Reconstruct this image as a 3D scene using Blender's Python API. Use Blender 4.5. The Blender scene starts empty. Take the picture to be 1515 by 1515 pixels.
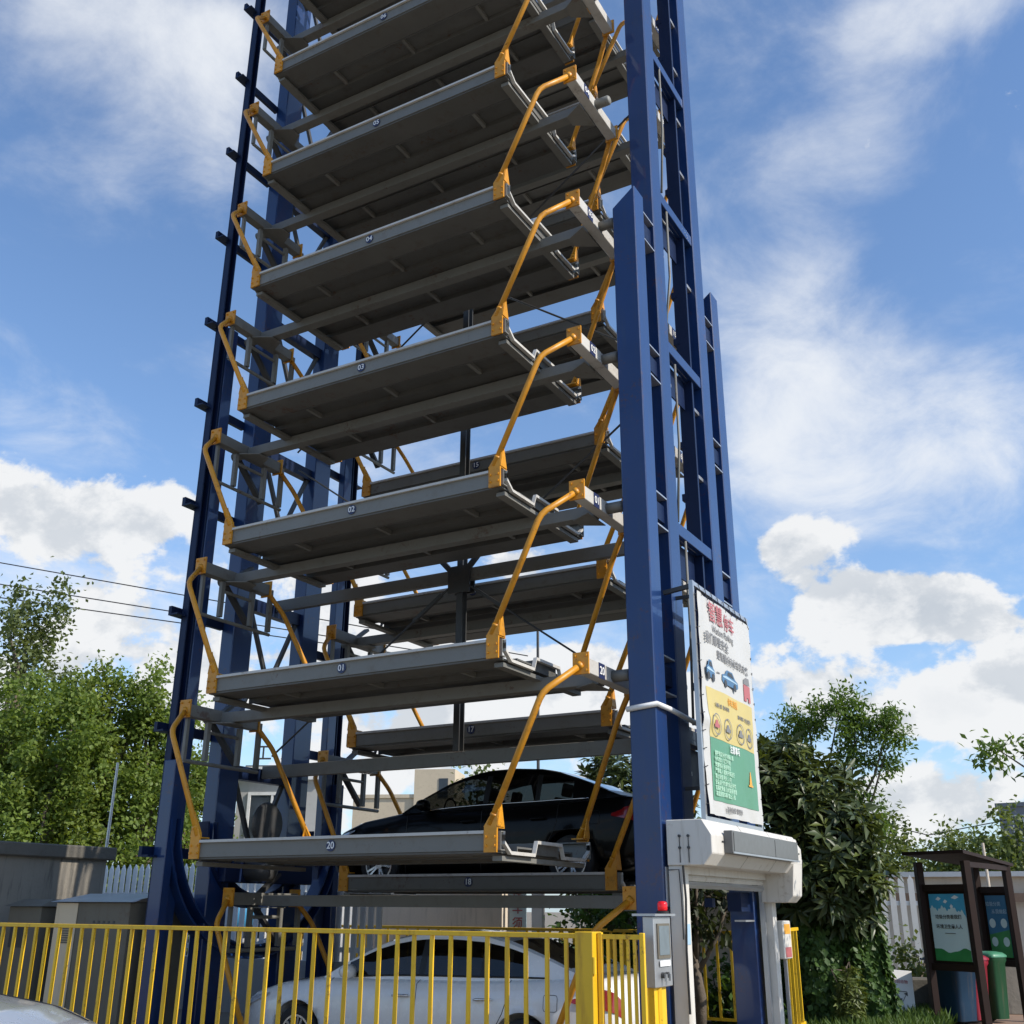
import bpy, math, random
import numpy as np
from mathutils import Vector, Matrix

random.seed(7)
RNG = np.random.default_rng(7)
SC = bpy.context.scene
COL = SC.collection
R = math.radians

# ------------------------------------------------------------------ camera
CAM = Vector((8.226, -10.099, 1.6))
c_r = Vector((0.86759449, 0.49724252, 0.00544808))
c_u = Vector((0.17119625, -0.30895555, 0.93554172))
c_f = Vector((-0.46687433, 0.81073815, 0.35317419))
cd = bpy.data.cameras.new('camera')
cam = bpy.data.objects.new('camera', cd)
COL.objects.link(cam)
m = Matrix.Identity(4)
for i in range(3):
    m[i][0], m[i][1], m[i][2], m[i][3] = c_r[i], c_u[i], -c_f[i], CAM[i]
cam.matrix_world = m
cd.sensor_width = 36
cd.lens = 36 * 1550.9 / 1515
cd.clip_start = 0.1
cd.clip_end = 2000
SC.camera = cam

# ------------------------------------------------------------------ light
SUN_AZ, SUN_EL = 87.0, 37.0          # azimuth clockwise from +Y
sl = bpy.data.lights.new('sun', 'SUN')
sun = bpy.data.objects.new('sun', sl)
COL.objects.link(sun)
sl.energy = 4.7
sl.angle = R(0.53)
sl.color = (1.0, 0.93, 0.83)
sd = Vector((math.sin(R(SUN_AZ)) * math.cos(R(SUN_EL)), math.cos(R(SUN_AZ)) * math.cos(R(SUN_EL)), math.sin(R(SUN_EL))))
sun.rotation_euler = sd.to_track_quat('Z', 'Y').to_euler()

SC.view_settings.view_transform = 'Standard'
SC.view_settings.look = 'None'
SC.view_settings.exposure = 0.0
SC.view_settings.gamma = 1.0
SC.view_settings.use_curve_mapping = False


class NT:
    """small helper to write node trees"""
    def __init__(s, tree):
        s.t = tree

    def n(s, typ, **kw):
        nd = s.t.nodes.new(typ)
        for k, v in kw.items():
            setattr(nd, k, v)
        return nd

    def link(s, a, b):
        s.t.links.new(a, b)

    def math(s, op, a, b=None, c=None, clamp=False):
        nd = s.n('ShaderNodeMath', operation=op)
        nd.use_clamp = clamp
        for i, x in enumerate((a, b, c)):
            if x is None:
                continue
            if isinstance(x, (int, float)):
                nd.inputs[i].default_value = x
            else:
                s.link(x, nd.inputs[i])
        return nd.outputs[0]

    def mix(s, fac, a, b, blend='MIX'):
        nd = s.n('ShaderNodeMix', data_type='RGBA', blend_type=blend)
        for i, x in ((0, fac), (6, a), (7, b)):
            if isinstance(x, (int, float)):
                nd.inputs[i].default_value = x
            elif isinstance(x, (tuple, list)):
                nd.inputs[i].default_value = (*x, 1) if len(x) == 3 else x
            else:
                s.link(x, nd.inputs[i])
        return nd.outputs[2]

    def noise(s, vec, scale, detail=4, rough=0.5, dist=0.0):
        nd = s.n('ShaderNodeTexNoise')
        nd.inputs['Scale'].default_value = scale
        nd.inputs['Detail'].default_value = detail
        nd.inputs['Roughness'].default_value = rough
        nd.inputs['Distortion'].default_value = dist
        if vec is not None:
            s.link(vec, nd.inputs['Vector'])
        return nd.outputs['Fac']

    def sstep(s, x, lo, hi):
        nd = s.n('ShaderNodeMapRange', interpolation_type='SMOOTHSTEP')
        s.link(x, nd.inputs[0])
        nd.inputs[1].default_value = lo
        nd.inputs[2].default_value = hi
        return nd.outputs[0]

    def mapping(s, vec, scale=(1, 1, 1), loc=(0, 0, 0), rot=(0, 0, 0)):
        nd = s.n('ShaderNodeMapping')
        s.link(vec, nd.inputs['Vector'])
        nd.inputs['Scale'].default_value = scale
        nd.inputs['Location'].default_value = loc
        nd.inputs['Rotation'].default_value = rot
        return nd.outputs[0]


# ------------------------------------------------------------------ sky with clouds
world = bpy.data.worlds.new('World')
SC.world = world
world.use_nodes = True
wt = world.node_tree
wt.nodes.clear()
W = NT(wt)
sky = W.n('ShaderNodeTexSky', sky_type='NISHITA')
sky.sun_disc = False
sky.sun_elevation = R(SUN_EL)
sky.sun_rotation = R(SUN_AZ)
sky.altitude = 50
sky.air_density = 1.0
sky.dust_density = 0.6
sky.ozone_density = 1.6
tc = W.n('ShaderNodeTexCoord')
dirv = tc.outputs['Generated']
sx = W.n('ShaderNodeSeparateXYZ')
W.link(dirv, sx.inputs[0])
X_, Y_, Z_ = sx.outputs
az = W.math('MULTIPLY', W.math('ARCTAN2', X_, Y_), 180 / math.pi)
el = W.math('MULTIPLY', W.math('ARCSINE', Z_), 180 / math.pi)


def blob(a, e, sa, se, amp):
    da = W.math('DIVIDE', W.math('SUBTRACT', az, a), sa)
    de = W.math('DIVIDE', W.math('SUBTRACT', el, e), se)
    d2 = W.math('ADD', W.math('MULTIPLY', da, da), W.math('MULTIPLY', de, de))
    g = W.math('POWER', 2.718, W.math('MULTIPLY', d2, -1.0))
    return W.math('MULTIPLY', g, amp)


def blobs(lst):
    tot = None
    for b in lst:
        g = blob(*b)
        tot = g if tot is None else W.math('ADD', tot, g)
    return tot


# cumulus heaps low over the horizon, all the way round, heavier where the photograph shows them
cum_n = W.noise(W.mapping(dirv, (1, 1, 1.35)), 9.0, 12, 0.60, 0.15)
big_n = W.noise(W.mapping(dirv, (1, 1, 1.6), (3.1, 1.7, 0.4)), 2.4, 3, 0.5)
low = W.math('MULTIPLY', W.math('POWER', 2.718, W.math('MULTIPLY', W.math('POWER', W.math('DIVIDE', W.math('ABSOLUTE', W.math('SUBTRACT', el, 8.0)), 7.0), 2.0), -1.0)), 0.27)
cov = W.math('ADD', low, blobs([
    (-10.8, 14.9, 4.2, 2.2, 0.70), (-6.4, 14.2, 2.8, 1.8, 0.64), (-14.2, 18.3, 2.6, 1.4, 0.66), (-8, 9.6, 6, 1.5, 0.38), (-10, 12.4, 7, .6, -.14), (-9, 17.6, 5, .8, -.3),
    (-15.0, 11.6, 4, 1.9, 0.3), (-9.5, 4.6, 4.5, 1.6, 0.4), (-2.5, 11, 4, 2.2, 0.3),
    (-55.0, 18.0, 5.0, 2.4, 0.5), (-58.0, 19.5, 4.0, 2.4, 0.3), (-49.0, 19.3, 2.4, 1.4, 0.38), (-51.0, 13.0, 7, 2.8, 0.2), (-46, 11, 5, 3, 0.34),
    (-29.5, 17.6, 3.5, 1.8, 0.4), (-32, 12.2, 6, 2.4, 0.42), (-24, 11.5, 5, 2.0, 0.4), (-40, 17, 4, 3, 0.36), (-37, 8, 6, 3, 0.4),
    (-10.5, 7.4, 3.6, 0.8, -0.35), (-20, 15, 2.6, 3, -0.16), (-30, 8, 40, 6, -0.06)]))
cv = W.math('ADD', cov, W.math('MULTIPLY', W.math('SUBTRACT', cum_n, 0.5), 1.6))
cv = W.math('ADD', cv, W.math('MULTIPLY', W.math('SUBTRACT', big_n, 0.5), 0.25))
cum_a = W.sstep(cv, 0.27, 0.40)
# self shading of the heaps: compare the same noise a little nearer to the sun
off = W.mapping(dirv, (1, 1, 1.35), (0.022, 0.006, 0.040))
cum_n2 = W.noise(off, 9.0, 12, 0.60, 0.15)
shade = W.sstep(W.math('SUBTRACT', cum_n, cum_n2), -0.12, 0.06)
thick = W.sstep(cv, 0.42, 0.95)
lit = W.math('SUBTRACT', W.math('ADD', 0.55, W.math('MULTIPLY', shade, 0.55)), W.math('MULTIPLY', thick, 0.24), clamp=True)
cum_c = W.mix(lit, (4.0, 4.7, 5.6), (9.0, 9.1, 9.2))

# thin high cloud, drawn out along the wind
hz = W.math('ADD', W.math('MAXIMUM', Z_, 0.0), 0.22)
plane = W.n('ShaderNodeCombineXYZ')
W.link(W.math('DIVIDE', X_, hz), plane.inputs[0])
W.link(W.math('DIVIDE', Y_, hz), plane.inputs[1])
ci1 = W.noise(W.mapping(plane.outputs[0], (1.0, 0.85, 1), (0.3, 0.2, 0), (0, 0, R(25))), 4.6, 13, 0.62, 0.35)
ci2 = W.noise(W.mapping(plane.outputs[0], (1, 1, 1), (5.3, 2.2, 0)), 1.3, 3, 0.5)
cic = W.math('ADD', 0.12, blobs([
    (-55.5, 41.0, 4.6, 3.8, 0.50), (-49.0, 43.5, 4.6, 2.4, 0.58), (-60.5, 41.5, 4, 3, 0.34), (-49, 38, 2.6, 3.4, 0.28), (-57, 36, 4, 1.5, 0.16),
    (-1.6, 43.6, 5.0, 2.4, 0.52), (-8, 43, 4, 2.5, 0.24), (-7, 39, 3, 3.2, 0.2),
    (-13.5, 28.0, 5.0, 5.5, 0.50), (-9, 25.5, 5.5, 3.2, 0.44), (-15.5, 23, 3.5, 3.2, 0.32), (-11, 21, 6, 2.4, 0.36), (-3, 22.5, 3.6, 2.8, 0.40), (-12, 35, 3, 5, 0.2),
    (-57, 22.6, 3.0, 1.8, 0.36), (-52, 14, 10, 4, 0.42), (-35, 24, 12, 8, 0.06), (-12, 34, 6, 4, 0.10), (-3.5, 32, 4.5, 6, -0.22), (-53, 30, 7, 6, -0.2), (-30, 30, 14, 12, -0.12)]))
ciV = W.math('ADD', cic, W.math('MULTIPLY', W.math('SUBTRACT', ci1, 0.5), 1.7))
ciV = W.math('ADD', ciV, W.math('MULTIPLY', W.math('SUBTRACT', ci2, 0.5), 0.35))
ci_a = W.math('MULTIPLY', W.sstep(ciV, 0.0, 1.0), 0.9)
haze = W.math('MULTIPLY', W.math('POWER', 2.718, W.math('MULTIPLY', W.math('MAXIMUM', el, 0.0), -0.08)), 0.52)
base = W.mix(1.0, sky.outputs[0], (1.50, 1.78, 2.06), 'MULTIPLY')
base = W.mix(haze, base, (5.4, 6.9, 8.6))
c1 = W.mix(ci_a, base, (8.9, 9.2, 9.6))
c2 = W.mix(W.math('MULTIPLY', cum_a, 0.97), c1, cum_c)
bg = W.n('ShaderNodeBackground')
W.link(c2, bg.inputs[0])
bg.inputs[1].default_value = 0.1
wo = W.n('ShaderNodeOutputWorld')
W.link(bg.outputs[0], wo.inputs[0])


# ------------------------------------------------------------------ materials
MATS = {}


def mat(name, col, rough=0.5, metal=0.0, var=0.12, scale=3.0, bump=0.0, bscale=40.0, dirt=0.0, dirtcol=(0.12, 0.09, 0.06), spec=0.5, coat=0.0, streak=False, rust=0.0, rustcol=(0.09, 0.035, 0.012), orand=0.0):
    mt = bpy.data.materials.new(name)
    mt.use_nodes = True
    t = NT(mt.node_tree)
    p = mt.node_tree.nodes['Principled BSDF']
    geo = t.n('ShaderNodeNewGeometry')
    pos = geo.outputs['Position']
    f = t.noise(pos, scale, 6, 0.6)
    lo = tuple(c * (1 - var) for c in col)
    hi = tuple(min(1, c * (1 + var)) for c in col)
    c = t.mix(f, lo, hi)
    if dirt > 0:
        v = t.mapping(pos, (6, 6, 0.7)) if streak else pos
        d = t.sstep(t.noise(v, 1.7 if streak else 5.0, 8, 0.65), 0.5, 0.75)
        c = t.mix(t.math('MULTIPLY', d, dirt), c, dirtcol)
    if rust > 0:
        w1 = t.noise(pos, 2.3, 3)
        w2 = t.noise(pos, 17.0, 10, 0.7)
        rm = t.sstep(t.math('ADD', t.math('MULTIPLY', w1, 0.6), t.math('MULTIPLY', w2, 0.7)), 0.74, 0.86)
        c = t.mix(t.math('MULTIPLY', rm, rust), c, rustcol)
    if orand > 0:
        oi = t.n('ShaderNodeObjectInfo')
        k = t.math('MULTIPLY_ADD', oi.outputs['Random'], 2 * orand, 1 - orand)
        cc = t.n('ShaderNodeCombineXYZ')
        for i in range(3):
            t.link(k, cc.inputs[i])
        c = t.mix(1.0, c, cc.outputs[0], 'MULTIPLY')
    t.link(c, p.inputs['Base Color'])
    rr = t.n('ShaderNodeMapRange')
    t.link(t.noise(pos, scale * 4, 4), rr.inputs[0])
    rr.inputs[3].default_value = max(0.02, rough - 0.08)
    rr.inputs[4].default_value = min(1, rough + 0.1)
    t.link(rr.outputs[0], p.inputs['Roughness'])
    p.inputs['Metallic'].default_value = metal
    p.inputs['Specular IOR Level'].default_value = spec
    p.inputs['Coat Weight'].default_value = coat
    p.inputs['Coat Roughness'].default_value = 0.05
    if bump > 0:
        b = t.n('ShaderNodeBump')
        b.inputs['Strength'].default_value = bump
        b.inputs['Distance'].default_value = 0.02
        t.link(t.noise(pos, bscale, 6, 0.6), b.inputs['Height'])
        t.link(b.outputs[0], p.inputs['Normal'])
    MATS[name] = mt
    return mt


def leafmat(name, c1, c2, trans=0.3, rough=0.5):
    mt = bpy.data.materials.new(name)
    mt.use_nodes = True
    t = NT(mt.node_tree)
    p = mt.node_tree.nodes['Principled BSDF']
    out = [n for n in mt.node_tree.nodes if n.type == 'OUTPUT_MATERIAL'][0]
    geo = t.n('ShaderNodeNewGeometry')
    f = t.math('MULTIPLY_ADD', geo.outputs['Random Per Island'], 0.6, t.math('MULTIPLY', t.noise(geo.outputs['Position'], 0.9, 3), 0.5), clamp=True)
    c = t.mix(f, c1, c2)
    t.link(c, p.inputs['Base Color'])
    p.inputs['Roughness'].default_value = rough
    p.inputs['Specular IOR Level'].default_value = 0.35
    tr = t.n('ShaderNodeBsdfTranslucent')
    t.link(t.mix(1.0, c, (1.25, 1.2, 0.5), 'MULTIPLY'), tr.inputs[0])
    mx = t.n('ShaderNodeMixShader')
    mx.inputs[0].default_value = trans
    t.link(p.outputs[0], mx.inputs[1])
    t.link(tr.outputs[0], mx.inputs[2])
    t.link(mx.outputs[0], out.inputs[0])
    MATS[name] = mt
    return mt


def glassmat(name, tint, mixf=0.12):
    mt = bpy.data.materials.new(name)
    mt.use_nodes = True
    t = NT(mt.node_tree)
    mt.node_tree.nodes.clear()
    out = t.n('ShaderNodeOutputMaterial')
    tr = t.n('ShaderNodeBsdfTransparent')
    tr.inputs[0].default_value = (*tint, 1)
    gl = t.n('ShaderNodeBsdfGlossy')
    gl.inputs['Roughness'].default_value = 0.02
    fr = t.n('ShaderNodeFresnel')
    fr.inputs[0].default_value = 1.5
    mx = t.n('ShaderNodeMixShader')
    t.link(t.math('ADD', fr.outputs[0], mixf - 0.04, clamp=True), mx.inputs[0])
    t.link(tr.outputs[0], mx.inputs[1])
    t.link(gl.outputs[0], mx.inputs[2])
    t.link(mx.outputs[0], out.inputs[0])
    MATS[name] = mt
    return mt


def emitmat(name, col, strength):
    mt = bpy.data.materials.new(name)
    mt.use_nodes = True
    p = mt.node_tree.nodes['Principled BSDF']
    p.inputs['Base Color'].default_value = (*col, 1)
    p.inputs['Roughness'].default_value = 0.15
    p.inputs['Emission Color'].default_value = (*col, 1)
    p.inputs['Emission Strength'].default_value = strength
    MATS[name] = mt
    return mt


mat('blue_paint', (0.010, 0.035, 0.125), 0.33, var=0.22, scale=1.5, dirt=0.35, dirtcol=(0.035, 0.05, 0.085), streak=True, spec=0.3, coat=0.5, rust=0.5, orand=.08, bump=0.05, bscale=18)
mat('navy_paint', (0.006, 0.016, 0.055), 0.45, spec=0.25, var=0.2, dirt=0.25, dirtcol=(0.02, 0.02, 0.03), streak=True)
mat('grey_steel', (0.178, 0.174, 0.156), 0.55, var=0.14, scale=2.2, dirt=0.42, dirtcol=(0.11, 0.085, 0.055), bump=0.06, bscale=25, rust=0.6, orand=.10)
mat('deck_steel', (0.108, 0.107, 0.099), 0.6, var=0.3, scale=1.6, dirt=0.6, dirtcol=(0.075, 0.06, 0.042), bump=0.08, bscale=20, rust=0.7, orand=.16)
mat('lit_steel', (0.54, 0.52, 0.48), 0.5, var=0.12, dirt=0.4, dirtcol=(0.25, 0.2, 0.14), rust=0.5, orand=.08)  # lighter copy of the grey steel, with the light put into its colour
mat('dark_steel', (0.045, 0.045, 0.045), 0.5, var=0.25, dirt=0.3)
mat('galv_steel', (0.5, 0.51, 0.52), 0.35, metal=0.7, var=0.15)
mat('yellow_paint', (0.64, 0.275, 0.016), 0.42, var=0.2, dirt=0.6, dirtcol=(0.24, 0.095, 0.015), bump=0.1, bscale=30, rust=0.85, orand=.10)
mat('fence_yellow', (0.82, 0.50, 0.02), 0.38, var=0.1, scale=5, dirt=0.6, dirtcol=(0.40, 0.19, 0.02), streak=True, bump=0.06, rust=0.8, rustcol=(0.20, 0.085, 0.02), orand=.14)
mat('white_paint', (0.62, 0.59, 0.535), 0.45, var=0.08, dirt=0.65, dirtcol=(0.38, 0.34, 0.27), streak=True, rust=0.35, rustcol=(0.25, 0.18, 0.11))
mat('white_pvc', (0.78, 0.78, 0.77), 0.3, var=0.05, dirt=0.2, dirtcol=(0.5, 0.48, 0.42))
mat('vinyl', (0.53, 0.52, 0.49), 0.45, var=0.04, dirt=0.15, dirtcol=(0.55, 0.53, 0.48), bump=0.25, bscale=5)
mat('vinyl_yellow', (0.56, 0.45, 0.16), 0.45, var=0.05, bump=0.25, bscale=5)
mat('vinyl_green', (0.10, 0.27, 0.165), 0.45, var=0.06, bump=0.25, bscale=5)
mat('print_red', (0.42, 0.12, 0.12), 0.5, var=0.1)
mat('print_grey', (0.19, 0.185, 0.18), 0.5, var=0.1)
mat('print_dark', (0.05, 0.05, 0.05), 0.5, var=0.1)
mat('print_white', (0.8, 0.8, 0.78), 0.5, var=0.05)
mat('print_blue', (0.07, 0.16, 0.28), 0.5, var=0.15)
mat('print_lightblue', (0.35, 0.5, 0.62), 0.5, var=0.15)
mat('print_pale_green', (0.45, 0.70, 0.52), 0.5, var=0.1)
mat('print_orange', (0.75, 0.35, 0.04), 0.5, var=0.1)
mat('number_blue', (0.02, 0.03, 0.09), 0.4, var=0.1)
mat('screen_grey', (0.13, 0.13, 0.125), 0.35, var=0.06)
mat('screen_glass', (0.16, 0.20, 0.22), 0.08, var=0.3, scale=8)
mat('concrete', (0.25, 0.225, 0.185), 0.9, var=0.3, scale=1.3, bump=0.5, bscale=12, dirt=0.75, dirtcol=(0.06, 0.055, 0.05), streak=True)
mat('concrete_dark', (0.13, 0.12, 0.10), 0.9, var=0.3, scale=3, bump=0.5, bscale=14, dirt=0.6, dirtcol=(0.04, 0.04, 0.035))
mat('render_beige', (0.64, 0.55, 0.44), 0.85, var=0.12, scale=1.5, bump=0.2, bscale=30, dirt=0.35, dirtcol=(0.25, 0.21, 0.16), streak=True)
mat('brick_beige', (0.55, 0.46, 0.33), 0.85, var=0.12, scale=0.8, dirt=0.2)
mat('cabinet_grey', (0.145, 0.13, 0.10), 0.6, spec=0.3, var=0.2, dirt=0.5, streak=True, rust=0.3)
mat('cabinet_cream', (0.62, 0.50, 0.34), 0.5, var=0.08, dirt=0.3, streak=True)
mat('paving', (0.235, 0.20, 0.15), 0.9, var=0.2, scale=1.2, bump=0.3, bscale=30, dirt=0.4)
mat('brown_paving', (0.26, 0.17, 0.115), 0.85, var=0.2, scale=2.5, bump=0.3, bscale=25)
mat('soil', (0.08, 0.07, 0.04), 0.95, var=0.3, scale=4, bump=0.5)
mat('asphalt', (0.055, 0.055, 0.056), 0.9, var=0.2, scale=2, bump=0.3, bscale=60)
mat('shelter_brown', (0.022, 0.011, 0.008), 0.6, var=0.25, spec=0.2)
mat('bark', (0.12, 0.095, 0.07), 0.9, var=0.35, scale=8, bump=0.7, bscale=30)
mat('tyre', (0.02, 0.02, 0.02), 0.8, var=0.2)
mat('rim_silver', (0.62, 0.62, 0.63), 0.25, metal=0.85, var=0.05)
mat('car_white', (0.80, 0.79, 0.77), 0.25, var=0.02, coat=0.8)
mat('car_black', (0.002, 0.002, 0.002), 0.3, var=0.05, coat=0.15, spec=0.12)
mat('car_silver', (0.50, 0.49, 0.48), 0.28, metal=0.4, var=0.03, coat=0.8)
mat('car_trim', (0.012, 0.012, 0.012), 0.4, var=0.1)
mat('car_seat', (0.06, 0.05, 0.045), 0.7, var=0.1)
mat('chrome', (0.75, 0.75, 0.76), 0.12, metal=1.0, var=0.03)
mat('bin_green', (0.008, 0.055, 0.02), 0.5, spec=0.3, var=0.2, dirt=0.4, streak=True)
mat('bin_lid', (0.06, 0.22, 0.12), 0.4, var=0.12)
mat('bin_blue', (0.008, 0.032, 0.065), 0.5, spec=0.25, var=0.2, dirt=0.4, streak=True)
mat('bin_red', (0.25, 0.012, 0.03), 0.4, var=0.1, dirt=0.2)
mat('poster_sky', (0.07, 0.36, 0.55), 0.35, var=0.35, scale=2.6)
mat('poster_pale', (0.60, 0.72, 0.72), 0.35, var=0.12, scale=3)
mat('poster_green', (0.04, 0.24, 0.07), 0.35, var=0.4, scale=6)
mat('poster_teal', (0.03, 0.16, 0.30), 0.35, var=0.3, scale=3)
mat('roof_grey', (0.16, 0.17, 0.19), 0.6, var=0.1)
mat('window_dark', (0.03, 0.035, 0.045), 0.1, var=0.3)
mat('wall_grey', (0.42, 0.41, 0.39), 0.8, var=0.1, dirt=0.2)
mat('wall_white', (0.70, 0.69, 0.66), 0.7, var=0.06, dirt=0.15)
mat('tank_blue', (0.05, 0.25, 0.45), 0.4, var=0.1)
mat('cable_black', (0.012, 0.012, 0.013), 0.6, var=0.1)
mat('paper', (0.75, 0.75, 0.74), 0.6, var=0.05)
mat('taillight', (0.28, 0.008, 0.012), 0.12, var=0.1, coat=0.8)
mat('headlight', (0.55, 0.57, 0.6), 0.1, var=0.1, coat=0.8)
emitmat('beacon_red', (0.6, 0.008, 0.012), 0.35)
glassmat('car_glass', (0.10, 0.11, 0.11), 0.06)
glassmat('car_glass_clear', (0.21, 0.22, 0.215), 0.06)
leafmat('leaf_plane', (0.085, 0.145, 0.028), (0.26, 0.34, 0.08), 0.46)
leafmat('leaf_plane_light', (0.10, 0.15, 0.03), (0.28, 0.34, 0.08), 0.46)
leafmat('leaf_plane_dark', (0.07, 0.10, 0.035), (0.19, 0.23, 0.09), 0.4)
leafmat('leaf_loquat', (0.022, 0.042, 0.015), (0.10, 0.125, 0.045), 0.2, 0.36)
leafmat('leaf_loquat_new', (0.06, 0.09, 0.02), (0.16, 0.19, 0.05), 0.25, 0.4)
leafmat('leaf_feather', (0.06, 0.115, 0.026), (0.17, 0.26, 0.06), 0.42)
leafmat('leaf_ivy', (0.025, 0.06, 0.014), (0.10, 0.18, 0.04), 0.28)
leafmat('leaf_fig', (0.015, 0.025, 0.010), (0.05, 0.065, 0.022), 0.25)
leafmat('leaf_far', (0.07, 0.105, 0.032), (0.19, 0.23, 0.07), 0.38)
leafmat('grass_blade', (0.04, 0.09, 0.018), (0.14, 0.21, 0.055), 0.3)
M = MATS


# ------------------------------------------------------------------ mesh helpers
class MB:
    def __init__(s):
        s.v, s.f = [], []

    def box(s, x0, x1, y0, y1, z0, z1):
        b = len(s.v)
        s.v += [(x0, y0, z0), (x1, y0, z0), (x1, y1, z0), (x0, y1, z0), (x0, y0, z1), (x1, y0, z1), (x1, y1, z1), (x0, y1, z1)]
        s.f += [tuple(b + i for i in q) for q in ((0, 3, 2, 1), (4, 5, 6, 7), (0, 1, 5, 4), (1, 2, 6, 5), (2, 3, 7, 6), (3, 0, 4, 7))]
        return s

    def beam(s, p, q, w, h, up=(0, 0, 1)):
        p, q = Vector(p), Vector(q)
        d = (q - p).normalized()
        u = Vector(up)
        if abs(d.dot(u)) > 0.98:
            u = Vector((0, 1, 0))
        a = d.cross(u).normalized() * (w / 2)
        u = a.cross(d).normalized() * (h / 2)
        b = len(s.v)
        for e in (p, q):
            s.v += [tuple(e - a - u), tuple(e + a - u), tuple(e + a + u), tuple(e - a + u)]
        s.f += [tuple(b + i for i in k) for k in ((0, 3, 2, 1), (4, 5, 6, 7), (0, 1, 5, 4), (1, 2, 6, 5), (2, 3, 7, 6), (3, 0, 4, 7))]
        return s

    def tube(s, pts, r, n=10):
        pts = [Vector(p) for p in pts]
        rs = r if isinstance(r, (list, tuple)) else [r] * len(pts)
        b = len(s.v)
        ref = None
        for i, p in enumerate(pts):
            d = (pts[min(i + 1, len(pts) - 1)] - pts[max(i - 1, 0)]).normalized()
            if ref is None:
                ref = d.cross(Vector((0, 0, 1)) if abs(d.z) < 0.9 else Vector((1, 0, 0))).normalized()
            a = (ref - d * ref.dot(d)).normalized()
            ref = a
            c = d.cross(a)
            for k in range(n):
                t = 2 * math.pi * k / n
                s.v.append(tuple(p + (a * math.cos(t) + c * math.sin(t)) * rs[i]))
        for i in range(len(pts) - 1):
            for k in range(n):
                k2 = (k + 1) % n
                s.f.append((b + i * n + k, b + i * n + k2, b + (i + 1) * n + k2, b + (i + 1) * n + k))
        s.f.append(tuple(b + k for k in reversed(range(n))))
        s.f.append(tuple(b + (len(pts) - 1) * n + k for k in range(n)))
        return s

    def prism(s, poly, vec):
        b, n = len(s.v), len(poly)
        s.v += [tuple(p) for p in poly]
        s.v += [tuple(Vector(p) + Vector(vec)) for p in poly]
        s.f.append(tuple(b + i for i in reversed(range(n))))
        s.f.append(tuple(b + n + i for i in range(n)))
        for i in range(n):
            j = (i + 1) % n
            s.f.append((b + i, b + j, b + n + j, b + n + i))
        return s

    def lathe(s, prof, cen, axis='z', n=24, cap=True):
        b = len(s.v)
        cen = Vector(cen)
        for r, h in prof:
            for k in range(n):
                t = 2 * math.pi * k / n
                a, c = r * math.cos(t), r * math.sin(t)
                d = {'z': (a, c, h), 'y': (a, h, c), 'x': (h, a, c)}[axis]
                s.v.append(tuple(cen + Vector(d)))
        for i in range(len(prof) - 1):
            for k in range(n):
                k2 = (k + 1) % n
                s.f.append((b + i * n + k, b + i * n + k2, b + (i + 1) * n + k2, b + (i + 1) * n + k))
        if cap:
            s.f.append(tuple(b + k for k in range(n)))
            s.f.append(tuple(b + (len(prof) - 1) * n + k for k in range(n)))
        return s

    def grid(s, pts):
        """pts: rows of 3d points"""
        b = len(s.v)
        w = len(pts[0])
        for row in pts:
            s.v += [tuple(p) for p in row]
        for i in range(len(pts) - 1):
            for j in range(w - 1):
                s.f.append((b + i * w + j, b + i * w + j + 1, b + (i + 1) * w + j + 1, b + (i + 1) * w + j))
        return s

    def mesh(s, name, material, smooth=False):
        me = bpy.data.meshes.new(name)
        me.from_pydata(s.v, [], s.f)
        me.materials.append(material)
        import bmesh
        bm = bmesh.new()
        bm.from_mesh(me)
        bmesh.ops.recalc_face_normals(bm, faces=bm.faces)
        bm.to_mesh(me)
        bm.free()
        if smooth:
            me.shade_smooth()
        return me

    def build(s, name, material, parent=None, loc=(0, 0, 0), smooth=False, bevel=0.0, rot=None):
        if isinstance(material, str):
            material = M[material]
        return link(name, s.mesh(name, material, smooth), parent, loc, bevel, rot)


def link(name, me, parent=None, loc=(0, 0, 0), bevel=0.0, rot=None):
    o = bpy.data.objects.new(name, me)
    COL.objects.link(o)
    o.location = loc
    if rot:
        o.rotation_euler = rot
    if parent:
        o.parent = parent
    if bevel:
        bv = o.modifiers.new('bevel', 'BEVEL')
        bv.width = bevel
        bv.segments = 1
        bv.limit_method = 'ANGLE'
    return o


def box(name, b, material, parent=None, bevel=0.0, loc=(0, 0, 0)):
    return MB().box(*b).build(name, material, parent, loc, bevel=bevel)


def tag(o, label, cat, group=None):
    o['label'] = label
    o['category'] = cat
    if group:
        o['group'] = group
    return o


def thing(name, label, cat, loc=(0, 0, 0), rz=0.0, group=None):
    o = bpy.data.objects.new(name, None)
    o.empty_display_size = 0.2
    COL.objects.link(o)
    o.location = loc
    o.rotation_euler = (0, 0, rz)
    return tag(o, label, cat, group)


def struct(o, kind='structure'):
    o['kind'] = kind
    return o


def copy_tree(o, parent=None):
    c = o.copy()
    COL.objects.link(c)
    c.parent = parent
    for ch in o.children:
        copy_tree(ch, c)
    return c


FACE_NEAR = (R(90), 0, 0)              # lettering that faces -Y
FACE_DOOR = (R(90), 0, R(90))          # lettering that faces +X
_txt = {}


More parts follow.
